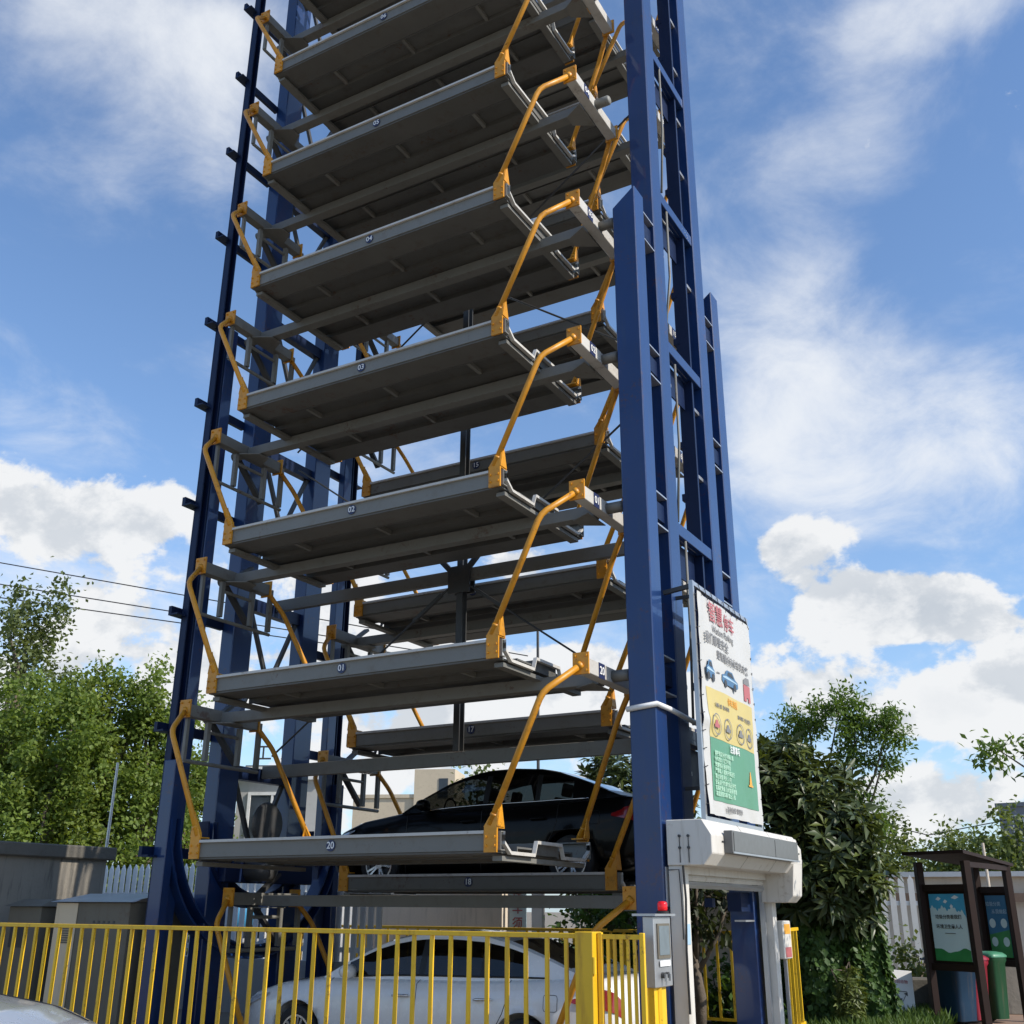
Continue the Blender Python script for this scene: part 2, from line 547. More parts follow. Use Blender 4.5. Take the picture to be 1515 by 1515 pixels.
def text(body, size, material, parent, loc, rot, name='lettering', sx=1.0, align='CENTER'):
    key = (body, size, material, align, sx)
    if key not in _txt:
        cu = bpy.data.curves.new('lettering', 'FONT')
        cu.body = body
        cu.size = size
        cu.align_x = align
        cu.align_y = 'CENTER'
        cu.extrude = 0.001
        cu.offset = size * 0.012
        cu.resolution_u = 3
        tmp = bpy.data.objects.new('lettering', cu)
        COL.objects.link(tmp)
        dg = bpy.context.evaluated_depsgraph_get()
        me = bpy.data.meshes.new_from_object(tmp.evaluated_get(dg))
        me.name = 'lettering'
        bpy.data.objects.remove(tmp)
        bpy.data.curves.remove(cu)
        me.materials.clear()
        me.materials.append(M[material])
        if sx != 1.0:
            me.transform(Matrix.Diagonal((sx, 1, 1, 1)))
        _txt[key] = me
    return link(name, _txt[key], parent, loc, rot=rot)


def survey(u, d, z=0.0):
    """point at horizontal distance d on a compass bearing read off the photograph (u: 0 left edge .. 1515 right edge)"""
    q = c_r * ((u - 757.5) / 1550.9) - c_u * ((1345 - 757.5) / 1550.9) + c_f
    q = Vector((q.x, q.y, 0)).normalized()
    return Vector((CAM.x + q.x * d, CAM.y + q.y * d, z))


# ------------------------------------------------------------------ ground
GZ = -0.08
PX0, PX1, PY0, PY1 = -3.3, 3.35, 0.95, 4.35
g = MB()
F = 400
xs = [-F, PX0, PX1, F]
ys = [-F, PY0, PY1, F]
for i in range(3):
    for j in range(3):
        if i == 1 and j == 1:
            continue
        b = len(g.v)
        g.v += [(xs[i], ys[j], GZ), (xs[i + 1], ys[j], GZ), (xs[i + 1], ys[j + 1], GZ), (xs[i], ys[j + 1], GZ)]
        g.f.append((b, b + 1, b + 2, b + 3))
o = g.build('ground', 'paving')
struct(o)
pit = MB()
for q in (((PX0, PY0), (PX1, PY0)), ((PX1, PY0), (PX1, PY1)), ((PX1, PY1), (PX0, PY1)), ((PX0, PY1), (PX0, PY0))):
    b = len(pit.v)
    pit.v += [(*q[0], GZ), (*q[1], GZ), (*q[1], -0.95), (*q[0], -0.95)]
    pit.f.append((b, b + 1, b + 2, b + 3))
pit.v += [(PX0, PY0, -0.95), (PX1, PY0, -0.95), (PX1, PY1, -0.95), (PX0, PY1, -0.95)]
pit.f.append(tuple(range(len(pit.v) - 4, len(pit.v))))
struct(pit.build('pit', 'concrete_dark'))
MB_ = MB()

# ------------------------------------------------------------------ the parking tower frame
P, DZ, DY, Z0 = 2.102, -0.336, 3.0225, 2.373
YC = 2.61                      # middle between the two stacks
TOP = 21.8
tower = thing('parking_tower', 'tall blue steel frame of the rotary car parking tower, carrying the grey car pallets', 'parking tower', (0, 0, 0))


def channel_col(name, x0, x1, y0, y1, z0, z1, mt='blue_paint', bv=0.012):
    return box(name, (x0, x1, y0, y1, z0, z1), mt, tower, bevel=bv)


# right hand frame (the side the cars drive in): two short outer posts, two tall inner posts
for y0, y1 in ((0.95, 1.27), (3.99, 4.31)):
    c = MB()
    c.prism([(3.42, y0, GZ), (3.75, y0, GZ), (3.75, y0, 10.85), (3.42, y0, 10.58)], (0, y1 - y0, 0))
    c.build('column', 'blue_paint', tower, bevel=0.012)
for y0, y1 in ((1.62, 1.98), (3.27, 3.63)):
    col = MB()
    # built up post: two flanges and a web set back, open to the tower's middle
    col.box(3.44, 3.75, y0, y0 + 0.035, 2.35, TOP)
    col.box(3.685, 3.75, y0 + 0.035, y1, 2.35, TOP)
    col.box(3.44, 3.50, y0 + 0.035, y1, 2.35, TOP)
    col.box(3.50, 3.685, y1 - 0.04, y1 - 0.015, 2.35, TOP)
    col.build('column', 'blue_paint', tower, bevel=0.008)
# inner chain rail and battens on the far tall post (the ladder like strip)
box('chain_rail', (3.50, 3.70, 2.965, 3.02, 2.5, TOP), 'navy_paint', tower)
box('chain_rail', (3.585, 3.625, 2.23, 2.29, 2.5, TOP), 'navy_paint', tower)
zz = 3.1
k = 0
while zz < TOP:
    if min(abs(zz - b) for b in (3.62, 6.28, 8.95, 11.43, 14.12, 16.8, 19.4)) > 0.5:
        box('batten', (3.56, 3.68, 3.02, 3.27, zz, zz + 0.05), 'galv_steel', tower)
        box('batten', (3.56, 3.66, 1.98, 2.23, zz, zz + 0.05), 'galv_steel', tower)
    zz += 1.05
for zb in (3.62, 6.28, 8.95, 11.43, 14.12, 16.8, 19.4):
    b = MB().box(3.66, 3.735, 1.98, 3.27, zb - 0.17, zb)
    b.box(3.60, 3.66, 1.98, 3.27, zb - 0.17, zb - 0.14)
    b.build('tie_beam', 'blue_paint', tower, bevel=0.006)
    gz = MB()
    gz.prism([(3.56, 2.0, zb - 0.17), (3.56, 3.25, zb - 0.17), (3.56, 3.0, zb - 0.62), (3.56, 2.25, zb - 0.62)], (0.02, 0, 0))
    gz.build('gusset_plate', 'navy_paint', tower)
    box('guide_lug', (3.46, 3.56, 2.96, 3.06, zb - 1.2, zb - 1.1), 'navy_paint', tower)
    box('guide_lug', (3.46, 3.56, 2.96, 3.06, zb - 2.0, zb - 1.9), 'navy_paint', tower)
for zt in (2.3, 4.39, 6.47, 8.54, 10.62):
    for dz in (0, -0.43):
        box('tie_plate', (3.60, 3.745, 1.27, 1.62, zt + dz - 0.02, zt + dz), 'galv_steel', tower)
        box('tie_plate', (3.60, 3.745, 3.63, 3.99, zt + dz - 0.42, zt + dz - 0.40), 'galv_steel', tower)
    box('tie_bracket', (3.52, 3.70, 1.27, 1.62, zt - 0.33, zt - 0.10), 'navy_paint', tower)
    box('tie_bracket', (3.52, 3.70, 3.63, 3.99, zt - 0.73, zt - 0.5), 'navy_paint', tower)
# conduits clipped inside the right frame
for (ya, za), (yb, zb) in (((2.25, 11.25), (1.95, 9.0)), ((2.25, 8.7), (2.05, 6.3)), ((2.28, 14.0), (2.1, 11.5)), ((2.28, 6.1), (2.2, 3.7))):
    MB().tube([(3.72, ya, za), (3.72, ya, (za + zb) / 2), (3.72, yb, zb)], 0.018, 8).build('conduit', 'grey_steel', tower, smooth=True)
MB().tube([(3.40, 0.925, 3.72), (3.775, 0.925, 3.755), (3.79, 1.27, 3.745), (3.82, 2.25, 3.68)], 0.032, 8).build('pvc_pipe', 'white_pvc', tower, smooth=True)
box('paper_notice', (3.752, 3.756, 1.0, 1.16, 1.62, 2.02), 'paper', tower)

# left hand frame, standing complete to the ground
LX0, LX1 = -3.75, -3.47
for y0, y1, zt in ((0.88, 1.10, 10.72), (4.12, 4.34, 10.72)):
    channel_col('column', -3.74, -3.60, y0, y1, GZ, zt)
for y0, y1 in ((1.60, 2.02), (3.20, 3.62)):
    channel_col('column', -3.78, -3.52, y0, y1, GZ, TOP)
for s in (-1, 1):
    yc_ = YC - s * -1.83
    rail = MB()
    rail.box(-3.73, -3.70, yc_ - 0.075, yc_ + 0.075, GZ, TOP)
    rail.box(-3.70, -3.60, yc_ - 0.075, yc_ - 0.05, GZ, TOP)
    rail.box(-3.70, -3.60, yc_ + 0.05, yc_ + 0.075, GZ, TOP)
    rail.build('guide_rail', 'navy_paint', tower, bevel=0.005)
    low_ = MB().box(-3.70, -3.47, yc_ - 0.088, yc_ + 0.06, GZ, 3.55)
    low_.build('guide_rail', 'blue_paint', tower, bevel=0.01)
    for zs in (17.53, 15.89, 14.18, 12.40, 10.70, 9.20, 7.48, 5.73, 4.01, 2.3, 19.2, 20.8):
        st = MB()
        y_out, y_in = YC + s * 2.09, YC + s * 1.02
        st.box(-3.81, -3.745, min(y_out, y_in), max(y_out, y_in), zs - 0.07, zs + 0.07)
        st.box(-3.744, -3.62, min(y_out, YC + s * 1.92), max(y_out, YC + s * 1.92), zs - 0.07, zs - 0.045)
        st.build('rail_bracket', 'navy_paint', tower)
for zb in (3.62, 6.28, 8.95, 11.43, 14.12, 16.8, 19.4):
    box('tie_beam', (-3.74, -3.60, 2.02, 3.20, zb - 0.2, zb), 'navy_paint', tower)
    for s in (-1, 1):
        MB().beam((-3.66, YC + s * 0.58, zb - 0.1), (-3.66, YC, zb - 1.35), 0.06, 0.06).build('brace', 'dark_steel', tower)


def arc_band(r0, r1, a0, a1, name, mt):
    zc = 2.75
    n = 40
    for x0, x1, ra, rb in ((-3.70, -3.67, r0, r1), (-3.67, -3.46, r1 - 0.03, r1), (-3.67, -3.46, r0, r0 + 0.03)):
        b = MB()
        rows = []
        for i in range(n + 1):
            t = R(a0 + (a1 - a0) * i / n)
            cy, cz = math.cos(t), math.sin(t)
            rows.append([(x0, YC + cy * ra, zc + cz * ra), (x1, YC + cy * ra, zc + cz * ra), (x1, YC + cy * rb, zc + cz * rb), (x0, YC + cy * rb, zc + cz * rb), (x0, YC + cy * ra, zc + cz * ra)])
        b.grid(rows)
        b.build(name, mt, tower)


arc_band(1.68, 1.88, 180, 360, 'guide_arc', 'blue_paint')
arc_band(0.98, 1.18, 180, 360, 'guide_arc', 'navy_paint')
lb = MB().box(-3.51, -3.36, 1.75, 3.70, 1.92, 2.32)
lb.build('base_beam', 'navy_paint', tower, bevel=0.015)
MB().lathe([(0.02, -0.05), (0.30, -0.05), (0.33, 0.0), (0.30, 0.05), (0.02, 0.05)], (-3.42, YC, 2.78), 'x', 32).build('sprocket', 'dark_steel', tower)
MB().lathe([(0.10, -0.25), (0.16, -0.2), (0.16, 0.2), (0.10, 0.25)], (-3.15, YC - 0.35, 2.1), 'x', 20).build('drive_motor', 'dark_steel', tower, smooth=True)
# hangers and bracing rods in the plane between the stacks
post = MB()
for zb in (3.66, 6.36):
    box('long_beam', (-3.58, 3.55, YC - 0.045, YC + 0.045, zb - 0.19, zb), 'grey_steel', tower, bevel=0.006)
for yy in (YC - 0.070, YC + 0.050):
    post.box(0.0, 0.10, yy, yy + 0.02, 3.665, 11.6)
post.build('center_hanger', 'dark_steel', tower)
for zn in (6.2, 11.4):
    node = MB().box(-0.14, 0.24, YC - 0.098, YC - 0.072, zn - 0.22, zn + 0.2)
    box('bracing_plate', (-0.12, 0.22, YC + 0.072, YC + 0.098, zn - 0.2, zn + 0.2), 'dark_steel', tower)
    for sx in (-1, 1):
        node.beam((0.05 + sx * 0.17, YC - .085, zn + 0.16), (0.05 + sx * 0.40, YC - .085, zn + 0.40), 0.05, 0.08)
    node.build('bracing_node', 'dark_steel', tower)
    for sx in (-1, 1):
        MB().tube([(0.05 + sx * 0.17, YC - .085, zn - 0.12), (0.05 + sx * 3.42, YC - .07, zn - 2.40)], 0.016, 6).build('bracing_rod', 'dark_steel', tower)
        MB().beam((0.05 + sx * 0.30, YC - .085, zn - 0.21), (0.05 + sx * 0.80, YC - .085, zn - 0.56), 0.05, 0.05).build('turnbuckle', 'dark_steel', tower)
        MB().tube([(0.05 + sx * 0.42, YC, zn + 0.36), (0.05 + sx * 3.42, YC, zn + 2.5)], 0.016, 6).build('bracing_rod', 'dark_steel', tower)
MB().box(-3.6, 3.6, 1.6, 1.75, TOP - 0.3, TOP).box(-3.6, 3.6, 3.45, 3.6, TOP - 0.3, TOP).build('head_beam', 'blue_paint', tower)

# ------------------------------------------------------------------ one car pallet with its hanging frame
WD = 2.2
XB = 3.09                       # the cross beams hang beyond the deck ends
H = 1.81
CY = 1.1


def make_carrier():
    t = thing('parking_pallet', 'x', 'car pallet')
    for y0, s in ((0.0, 1), (WD, -1)):
        e = MB()
        ya, yb = sorted((y0, y0 + s * 0.012))
        e.box(-2.3, 2.3, ya, yb, -0.2, 0.0)                       # web
        y1, y2 = sorted((y0 + s * 0.012, y0 + s * 0.075))
        e.box(-2.3, 2.3, y1, y2, -0.012, 0.0)                     # top flange
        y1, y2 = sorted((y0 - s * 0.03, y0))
        box('edge_lip', (-2.1, 2.1, y1 - 0.004, y2 - 0.002, -0.026, 0.006), 'lit_steel', t)      # pale lip, the light along its edge put into the colour
        y1, y2 = sorted((y0 + s * 0.012, y0 + s * 0.09))
        e.box(-2.3, 2.3, y1, y2, -0.2, -0.186)
        e.build('edge_beam', 'grey_steel', t)
    strips = [(0.014, 0.42, -0.225, -0.203), (0.42, 0.80, -0.16, -0.14), (0.80, 1.40, -0.21, -0.09), (1.40, 1.78, -0.16, -0.14), (1.78, 2.186, -0.225, -0.203)]
    for y0, y1, z0, z1 in strips:
        b = MB().box(-2.26, 2.26, y0 + 0.003, y1 - 0.003, z0, z1)
        if z1 == -0.14:
            b.box(-2.26, 2.26, y0 + 0.004, y0 + 0.02, -0.23, z0)   # gutter lips
            b.box(-2.26, 2.26, y1 - 0.02, y1 - 0.004, -0.23, z0)
        b.build('deck_panel', 'deck_steel', t)
    for x in (-1.35, 0.05, 1.45):
        for y0, y1 in ((0.44, 0.78), (1.42, 1.76)):
            box('cross_rib', (x - 0.025, x + 0.025, y0, y1, -0.222, -0.161), 'grey_steel', t)
    for s in (-1, 1):
        prof = [(0.06, 0.0), (0.06, -0.10), (0.20, -0.20), (0.74, -0.20), (0.80, -0.06), (1.40, -0.06), (1.46, -0.20), (2.00, -0.20), (2.14, -0.10), (2.14, 0.0)]
        low = [(y, z - 0.035) for y, z in prof]
        b = MB()
        x0 = s * 2.27
        rows = [[(x0, y, z) for y, z in prof], [(x0 + s * 0.05, y, z) for y, z in prof], [(x0 + s * 0.05, y, z) for y, z in low], [(x0, y, z) for y, z in low], [(x0, y, z) for y, z in prof]]
        b.grid(rows)
        b.build('end_profile', 'lit_steel' if s > 0 else 'grey_steel', t)  # right end takes the lighter tone to stand for sun on it
        eb = MB()
        ya = sorted((s * 2.14, s * 2.26))
        eb.box(ya[0], ya[1], 0.1, 2.1, -0.30, -0.25)
        eb.build('end_beam', 'grey_steel', t)
        # corner brackets and yellow hangers
        for yk, sy in ((0.0, -1), (WD, 1)):
            br = MB()
            yo = yk + sy * 0.012
            x0, x1 = sorted((s * 2.105, s * 2.265))
            y0, y1 = sorted((yk + sy * 0.004, yk + sy * 0.03))
            br.box(x0, x1, y0, y1, -0.22, 0.03)
            y0, y1 = sorted((yk - sy * 0.14, yk + sy * 0.03))
            br.box(x0, x1, y0, y1, 0.03, 0.045)
            # flared gusset
            br.prism([(s * 2.10, yk + sy * 0.03, 0.045), (s * 2.265, yk + sy * 0.03, 0.045), (s * 2.275, yk + sy * 0.0, 0.33), (s * 2.235, yk, 0.27), (s * 2.13, yk + sy * 0.01, 0.10)], (0, -sy * 0.03, 0))
            br.prism([(s * 2.262, yk + sy * 0.03, 0.045), (s * 2.262, yk - sy * 0.12, 0.045), (s * 2.272, yk - sy * 0.02, 0.36)], (s * 0.014, 0, 0))
            for bx in (2.13, 2.24):
                for bz in (-0.15, -0.06):
                    br.lathe([(0.014, 0), (0.014, 0.02)], (s * bx, yk + sy * (0.03 if sy > 0 else 0.05), bz), 'y', 6)
            br.build('corner_bracket', 'yellow_paint', t)
            yy = lambda v: v if sy < 0 else WD - v
            bend = (s * (2.76 if s > 0 else 2.98), yy(0.09), 1.47)
            top = (s * XB, yy(0.40), H - 0.01)
            p0 = (s * 2.165, yy(-0.005), 0.06)
            v0, v1, v2 = Vector(p0), Vector(bend), Vector(top)
            a = v1 + (v0 - v1).normalized() * 0.09
            c = v1 + (v2 - v1).normalized() * 0.09
            mid = v1 + ((v0 - v1).normalized() + (v2 - v1).normalized()) * 0.025
            MB().tube([v0, a, mid, c, v2], 0.037, 12).tube([v2 - (v2 - v1).normalized() * .05, v2], [.040, .054], 12).tube([v0 + (v1 - v0).normalized() * .10, v0 + (v1 - v0).normalized() * .13], .043, 12).build('hanger_pipe', 'yellow_paint', t, smooth=True)
            pl = MB()
            y0, y1 = sorted((yy(0.385), yy(0.408)))
            pl.box(s * XB - 0.10, s * XB + 0.10, y0, y1, H - 0.12, H + 0.13)
            for bx in (-0.07, 0.07):
                for bz in (-0.08, 0.09):
                    pl.lathe([(0.015, -0.02), (0.015, 0.0)] if sy < 0 else [(0.015, 0), (0.015, 0.02)], (s * XB + bx, y0 if sy < 0 else y1, H + bz), 'y', 6)
            pl.build('hanger_plate', 'yellow_paint', t)
        cb = MB().box(s * XB - 0.075, s * XB + 0.075, 0.408, WD - 0.408, H - 0.10, H + 0.07)
        cb.build('cross_beam', 'lit_steel' if s > 0 else 'grey_steel', t, bevel=0.006)  # sunny right side painted in as a paler beam, left stays grey
        gp = MB()
        gp.prism([(s * (XB - 0.075), CY - 0.26, H - 0.135), (s * (XB - 0.075), CY + 0.26, H - 0.135), (s * (XB - 0.36), CY + 0.10, H - 0.135), (s * (XB - 0.36), CY - 0.10, H - 0.135)], (0, 0, 0.012))
        gp.build('gusset_plate', 'grey_steel', t)
        MB().lathe([(0.07, 0), (0.07, 0.20), (0.05, 0.22)], (s * 3.165 if s > 0 else -3.165 - 0.22, CY, H - 0.02), 'x', 16).build('pivot_shaft', 'grey_steel', t, smooth=True)
    MB().box(-XB + 0.075, XB - 0.075, CY - 0.08, CY + 0.08, H - 0.11, H + 0.04).build('roof_beam', 'grey_steel', t, bevel=0.004)
    # stop frame hanging under the left cross beam
    gd = thing_part('stop_frame', t)
    return t


def thing_part(name, t):
    x = -XB
    b = MB()
    b.box(x - 0.025, x + 0.025, 0.44, 0.49, H - 0.70, H - 0.12)
    b.build('guard_post', 'grey_steel', t)
    for y in (0.86, 1.50, 1.90):
        box('guard_post', (x - 0.03, x + 0.03, y - 0.035, y + 0.035, H - 0.66, H - 0.12 if y < 1.8 else H + 0.02), 'grey_steel', t)
    MB().tube([(x, 0.46, H - 0.70), (x, 1.94, H - 0.70)], 0.028, 8).build('guard_rail', 'grey_steel', t)
    MB().tube([(x, 0.86, H - 0.26), (x, 1.5, H - 0.26)], 0.025, 8).build('guard_rail', 'grey_steel', t)
    for y0, y1 in ((1.95, 2.45), (2.75, 2.62)):
        pass
    arm = MB()
    arm.beam((x - 0.22, CY, H - 0.05), (x - 0.22, CY + 0.62, H - 0.62), 0.05, 0.1, (1, 0, 0))
    arm.beam((x - 0.22, CY, H - 0.05), (x - 0.22, CY + 0.55, H + 0.35), 0.05, 0.1, (1, 0, 0))
    arm.build('chain_arm', 'dark_steel', t)


def number(t, n):
    d = MB().lathe([(0.066, 0.0), (0.066, 0.006)], (0.0, -0.012, -0.105), 'y', 24)
    d = d.build('number_sign', 'number_blue', t)
    text(n, 0.11, 'print_white', d, (0.0, -0.0165, -0.105), FACE_NEAR)
    e = box('number_sign', (XB + 0.0752, XB + 0.080, 0.70, 0.86, H - 0.11, H + 0.07), 'number_blue', t)
    text(n, 0.13, 'print_white', e, (XB + 0.085, 0.78, H - 0.02), FACE_DOOR)


proto = make_carrier()
carriers = {}
near = [('20', 0)] + [('%02d' % k, k) for k in range(1, 9)]
far = [(str(18 - k), k) for k in range(0, 8)]
first = True
words = {'20': 'grey car pallet 20 on yellow arms, in front of the black car',
         '01': 'grey car pallet 01 on yellow arms, directly above pallet 20',
         '02': 'grey car pallet 02 on yellow arms, in the near stack between pallets 01 and 03',
         '03': 'grey car pallet 03 on yellow arms, in the near stack directly below pallet 04',
         '04': 'grey car pallet 04 on yellow arms, just below the short blue post top',
         '05': 'grey car pallet 05 on yellow arms, next above the short blue post top',
         '06': 'grey car pallet 06 on yellow arms, uppermost of the near stack whose number shows',
         '07': 'grey car pallet cut by the top edge of the picture, above pallet 06',
         '08': 'grey car pallet highest of all in the near stack',
         '18': 'grey car pallet 18, lowest of the far stack, carrying the black car',
         '17': 'grey car pallet of the far stack hanging just above the black car roof',
         '16': 'grey car pallet of the far stack behind the dark bracing node',
         '15': 'grey car pallet 15, far stack, seen in the gap between pallets 02 and 03',
         '14': 'grey car pallet of the far stack, right end showing under pallet 03',
         '13': 'far stack car pallet glimpsed between pallets 03 and 04 of the near stack',
         '12': 'far stack car pallet whose yellow arm shows beside the short blue post',
         '11': 'grey car pallet of the far stack, topmost glimpse behind pallet 06',
         '19': 'grey car pallet at ground level at the foot of the tower, under the white car'}
for lst, y, dz, side in ((near, 0.0, 0.0, 'near'), (far, DY, DZ, 'far'), ([('19', 0)], 1.2, None, 'bottom')):
    for n, k in lst:
        c = proto if first else copy_tree(proto_src)
        if first:
            proto_src = c
        first = False
        z = -0.10 if dz is None else Z0 + k * P + dz
        c.location = (random.uniform(-.012, .012), y, z)
        c.rotation_euler = (R(random.uniform(-.35, .35)), R(random.uniform(-.12, .12)), 0)
        carriers[n] = c
        lab = words[n]
        tag(c, lab, 'car pallet', 'car pallets hanging in the parking tower')
for n, c in carriers.items():
    number(c, n)

# ------------------------------------------------------------------ cars (nose towards -X)
def sedan(name, label, loc, rz, paint, length, zscale=1.0, width=1.84, wb=1.6, glass='car_glass', details=True):
    t = thing(name, label, 'car', loc, rz)
    sx = length / 4.75
    hw = width / 1.82
    it = lambda x, a: float(np.interp(x / sx, [p[0] for p in a], [p[1] for p in a]))
    ZT = [(-2.375, .56), (-2.34, .64), (-2.2, .74), (-1.75, .87), (-1.1, .96), (-.4, .97), (.8, .99), (1.6, 1.03), (2.05, 1.05), (2.25, 1.03), (2.335, .96), (2.375, .84)]
    ZB = [(-2.375, .34), (-2.25, .22), (-1.9, .17), (1.9, .19), (2.2, .26), (2.375, .40)]
    WM = [(-2.375, .50), (-2.33, .63), (-2.2, .75), (-2.0, .83), (-1.7, .885), (-1, .905), (1, .91), (1.75, .885), (2.1, .82), (2.28, .74), (2.345, .66), (2.375, .54)]
    RW, RA, ZW = 0.345, 0.41, 0.345
    xs = sorted(set([round(v, 3) for v in np.linspace(-length / 2, length / 2, 46)] + [round(q * wb + d, 3) for q in (-1, 1) for d in np.linspace(-RA, RA, 17)] + [round(s * length / 2 - s * d, 3) for s in (-1, 1) for d in (0.02, 0.05, 0.1)]))

    def ring(x, grow=0.0):
        zt, zb, w = it(x, ZT) * zscale, it(x, ZB), it(x, WM) * hw + grow
        h = zt - zb
        crown = 0.03 if (x < -1.0 * sx or x > 1.7 * sx) else 0.0
        pts = [(0, zb), (.80 * w, zb), (.95 * w, zb + .05 * h), (.985 * w, zb + .22 * h), (w, zb + .45 * h), (.992 * w, zb + .60 * h), (.985 * w, zb + .72 * h), (.955 * w, zt - .055), (.87 * w, zt - .012), (.6 * w, zt + crown * .6), (0, zt + crown)]
        for q in (-wb, wb):
            if abs(x - q) <= RA:
                za = ZW + math.sqrt(max(0, RA * RA - (x - q) ** 2))
                pts = [(y, z) if (y == 0 or i > 6) else (y, max(z, min(za, zt - .1))) for i, (y, z) in enumerate(pts)]
        return pts
    rows = []
    for x in xs:
        p = ring(x)
        rows.append([(x, -y, z) for y, z in p] + [(x, y, z) for y, z in reversed(p[:-1])])
    body = MB().grid(rows)
    nb = len(rows[0])
    body.f.append(tuple(range(nb)))
    body.f.append(tuple(len(body.v) - nb + i for i in range(nb)))
    body.build('body', paint, t, smooth=True)
    # greenhouse
    XG = [-1.12, -1.0, -.8, -.62, -.45, -.28, -.05, .12, .2, .5, .88, .95, 1.15, 1.4, 1.62, 1.85, 2.02]
    ZR = [(-1.12, .955), (-.8, 1.15), (-.45, 1.33), (-.2, 1.42), (.1, 1.465), (.45, 1.475), (.85, 1.45), (1.2, 1.375), (1.6, 1.235), (1.85, 1.13), (2.05, 1.05)]
    rg = []
    for xg in XG:
        x = xg * sx
        zr = it(x, ZR) * zscale
        zt = it(x, ZT) * zscale - 0.02
        wbase = it(x, WM) * hw * .875
        wr = .60 * hw
        h = max(zr - zt, 0.004)
        q = []
        for tt in (0, .10, .5, .84, .95):
            full = 0.5 * zscale
            y = wbase + (wr - wbase) * (min(1, h * tt / full)) ** 1.25
            q.append((y, zt + h * tt))
        q.append((q[-1][0] * .88, zr + .0))
        q.append((q[-1][0] * .5, zr + .014))
        q.append((0, zr + .018))
        rg.append([(x, y, z) for y, z in q])
    paintq, glassq, trimq = MB(), {}, {}
    for i in range(len(XG) - 1):
        xm = (XG[i] + XG[i + 1]) / 2
        for j in range(7):
            for s in (-1, 1):
                q = [rg[i][j], rg[i + 1][j], rg[i + 1][j + 1], rg[i][j + 1]]
                q = [(x, s * y, z) for x, y, z in q]
                dest = paintq
                if j in (1, 2) and -.8 < xm < 1.45:
                    if .12 < xm < .2 or .88 < xm < .95:
                        dest = trimq.setdefault((s, xm < .5), MB())
                    else:
                        dest = glassq.setdefault(('side_window', s, 0 if xm < .12 else (1 if xm < .9 else 2)), MB())
                elif j >= 4 and -1.12 < xm < -.28:
                    dest = glassq.setdefault(('windscreen', 0, 0), MB())
                elif j >= 5 and 1.15 < xm < 1.85:
                    dest = glassq.setdefault(('rear_window', 0, 0), MB())
                b = len(dest.v)
                dest.v += q
                dest.f.append((b, b + 1, b + 2, b + 3))
    paintq.build('roof', paint, t, smooth=True)
    for mb in trimq.values():
        mb.build('pillar', 'car_trim', t)
    for (nm, s, kk), mb in glassq.items():
        mb.build(nm, glass, t, smooth=True)
    # window surround strip
    for s in (-1, 1):
        line = [(x, s * (y + .006), z) for (x, y, z) in [r[1] for xg, r in zip(XG, rg) if -.85 < xg < 1.65]]
        MB().tube(line, 0.011, 6).build('window_trim', 'car_trim' if paint == 'car_white' else 'chrome', t, smooth=True)
    # wheels
    for q in (-wb, wb):
        for s in (-1, 1):
            yc = s * (it(q, WM) * hw - 0.125)
            ty = MB().lathe([(.235, -.10), (.30, -.112), (.335, -.10), (RW, -.07), (RW, .07), (.335, .10), (.30, .112), (.235, .10), (.225, 0), (.235, -.10)], (q, yc, ZW), 'y', 32, cap=False)
            wh = ty.build('wheel', 'tyre', t, smooth=True)
            rim = MB()
            for k in range(10):
                a0 = 2 * math.pi * (k // 2) / 5 + (0.16 if k % 2 else -0.16)
                c0 = Vector((q + .05 * math.cos(a0), yc + s * .085, ZW + .05 * math.sin(a0)))
                c1 = Vector((q + .225 * math.cos(a0 * 1.0), yc + s * .10, ZW + .225 * math.sin(a0)))
                rim.beam(c0, c1, .028, .03, (0, 1, 0))
            rim.lathe([(.205, .07), (.238, .075), (.238, .112), (.215, .112)] if s > 0 else [(.205, -.07), (.238, -.075), (.238, -.112), (.215, -.112)], (q, yc, ZW), 'y', 32, cap=False)
            rim.lathe([(.06, s * .06), (.06, s * .105)], (q, yc, ZW), 'y', 16)
            rim.build('rim', 'rim_silver', wh)
            MB().lathe([(.2, s * .03), (.2, s * .05)], (q, yc, ZW), 'y', 24).build('brake_disc', 'dark_steel', wh)
        MB().box(q - .40, q + .40, -.62, .62, .25, .70).build('wheel_well', 'car_trim', t)

    def patch(nm, x0, x1, i0, i1, material, grow, s, n=10, pinch=False):
        rows = []
        for k in range(n + 1):
            x = x0 + (x1 - x0) * k / n
            p = ring(x, grow)
            f = (0.15 + 0.85 * k / n) if pinch else 1.0
            seg = p[i0:i1 + 1]
            cz = sum(z for _, z in seg) / len(seg)
            rows.append([(x + (grow if x > 0 else -grow), s * y, cz + (z - cz) * f) for y, z in seg])
        return MB().grid(rows).build(nm, material, t, smooth=True)
    for s in (-1, 1):
        patch('tail_light', 1.93 * sx, 2.365 * sx, 5, 7, 'taillight', .008, s, pinch=True)
        patch('headlight', -1.85 * sx, -2.33 * sx, 6, 8, 'headlight', .006, s, pinch=True)
        for xh in (-.02, .98):
            y = it(xh * sx, WM) * hw
            MB().tube([(xh * sx - .12, s * (y + .0), .80 * zscale), (xh * sx - .08, s * (y + .03), .805 * zscale), (xh * sx + .08, s * (y + .03), .81 * zscale), (xh * sx + .12, s * (y + .0), .81 * zscale)], .014, 8).build('door_handle', 'chrome' if paint != 'car_black' else 'car_black', t, smooth=True)
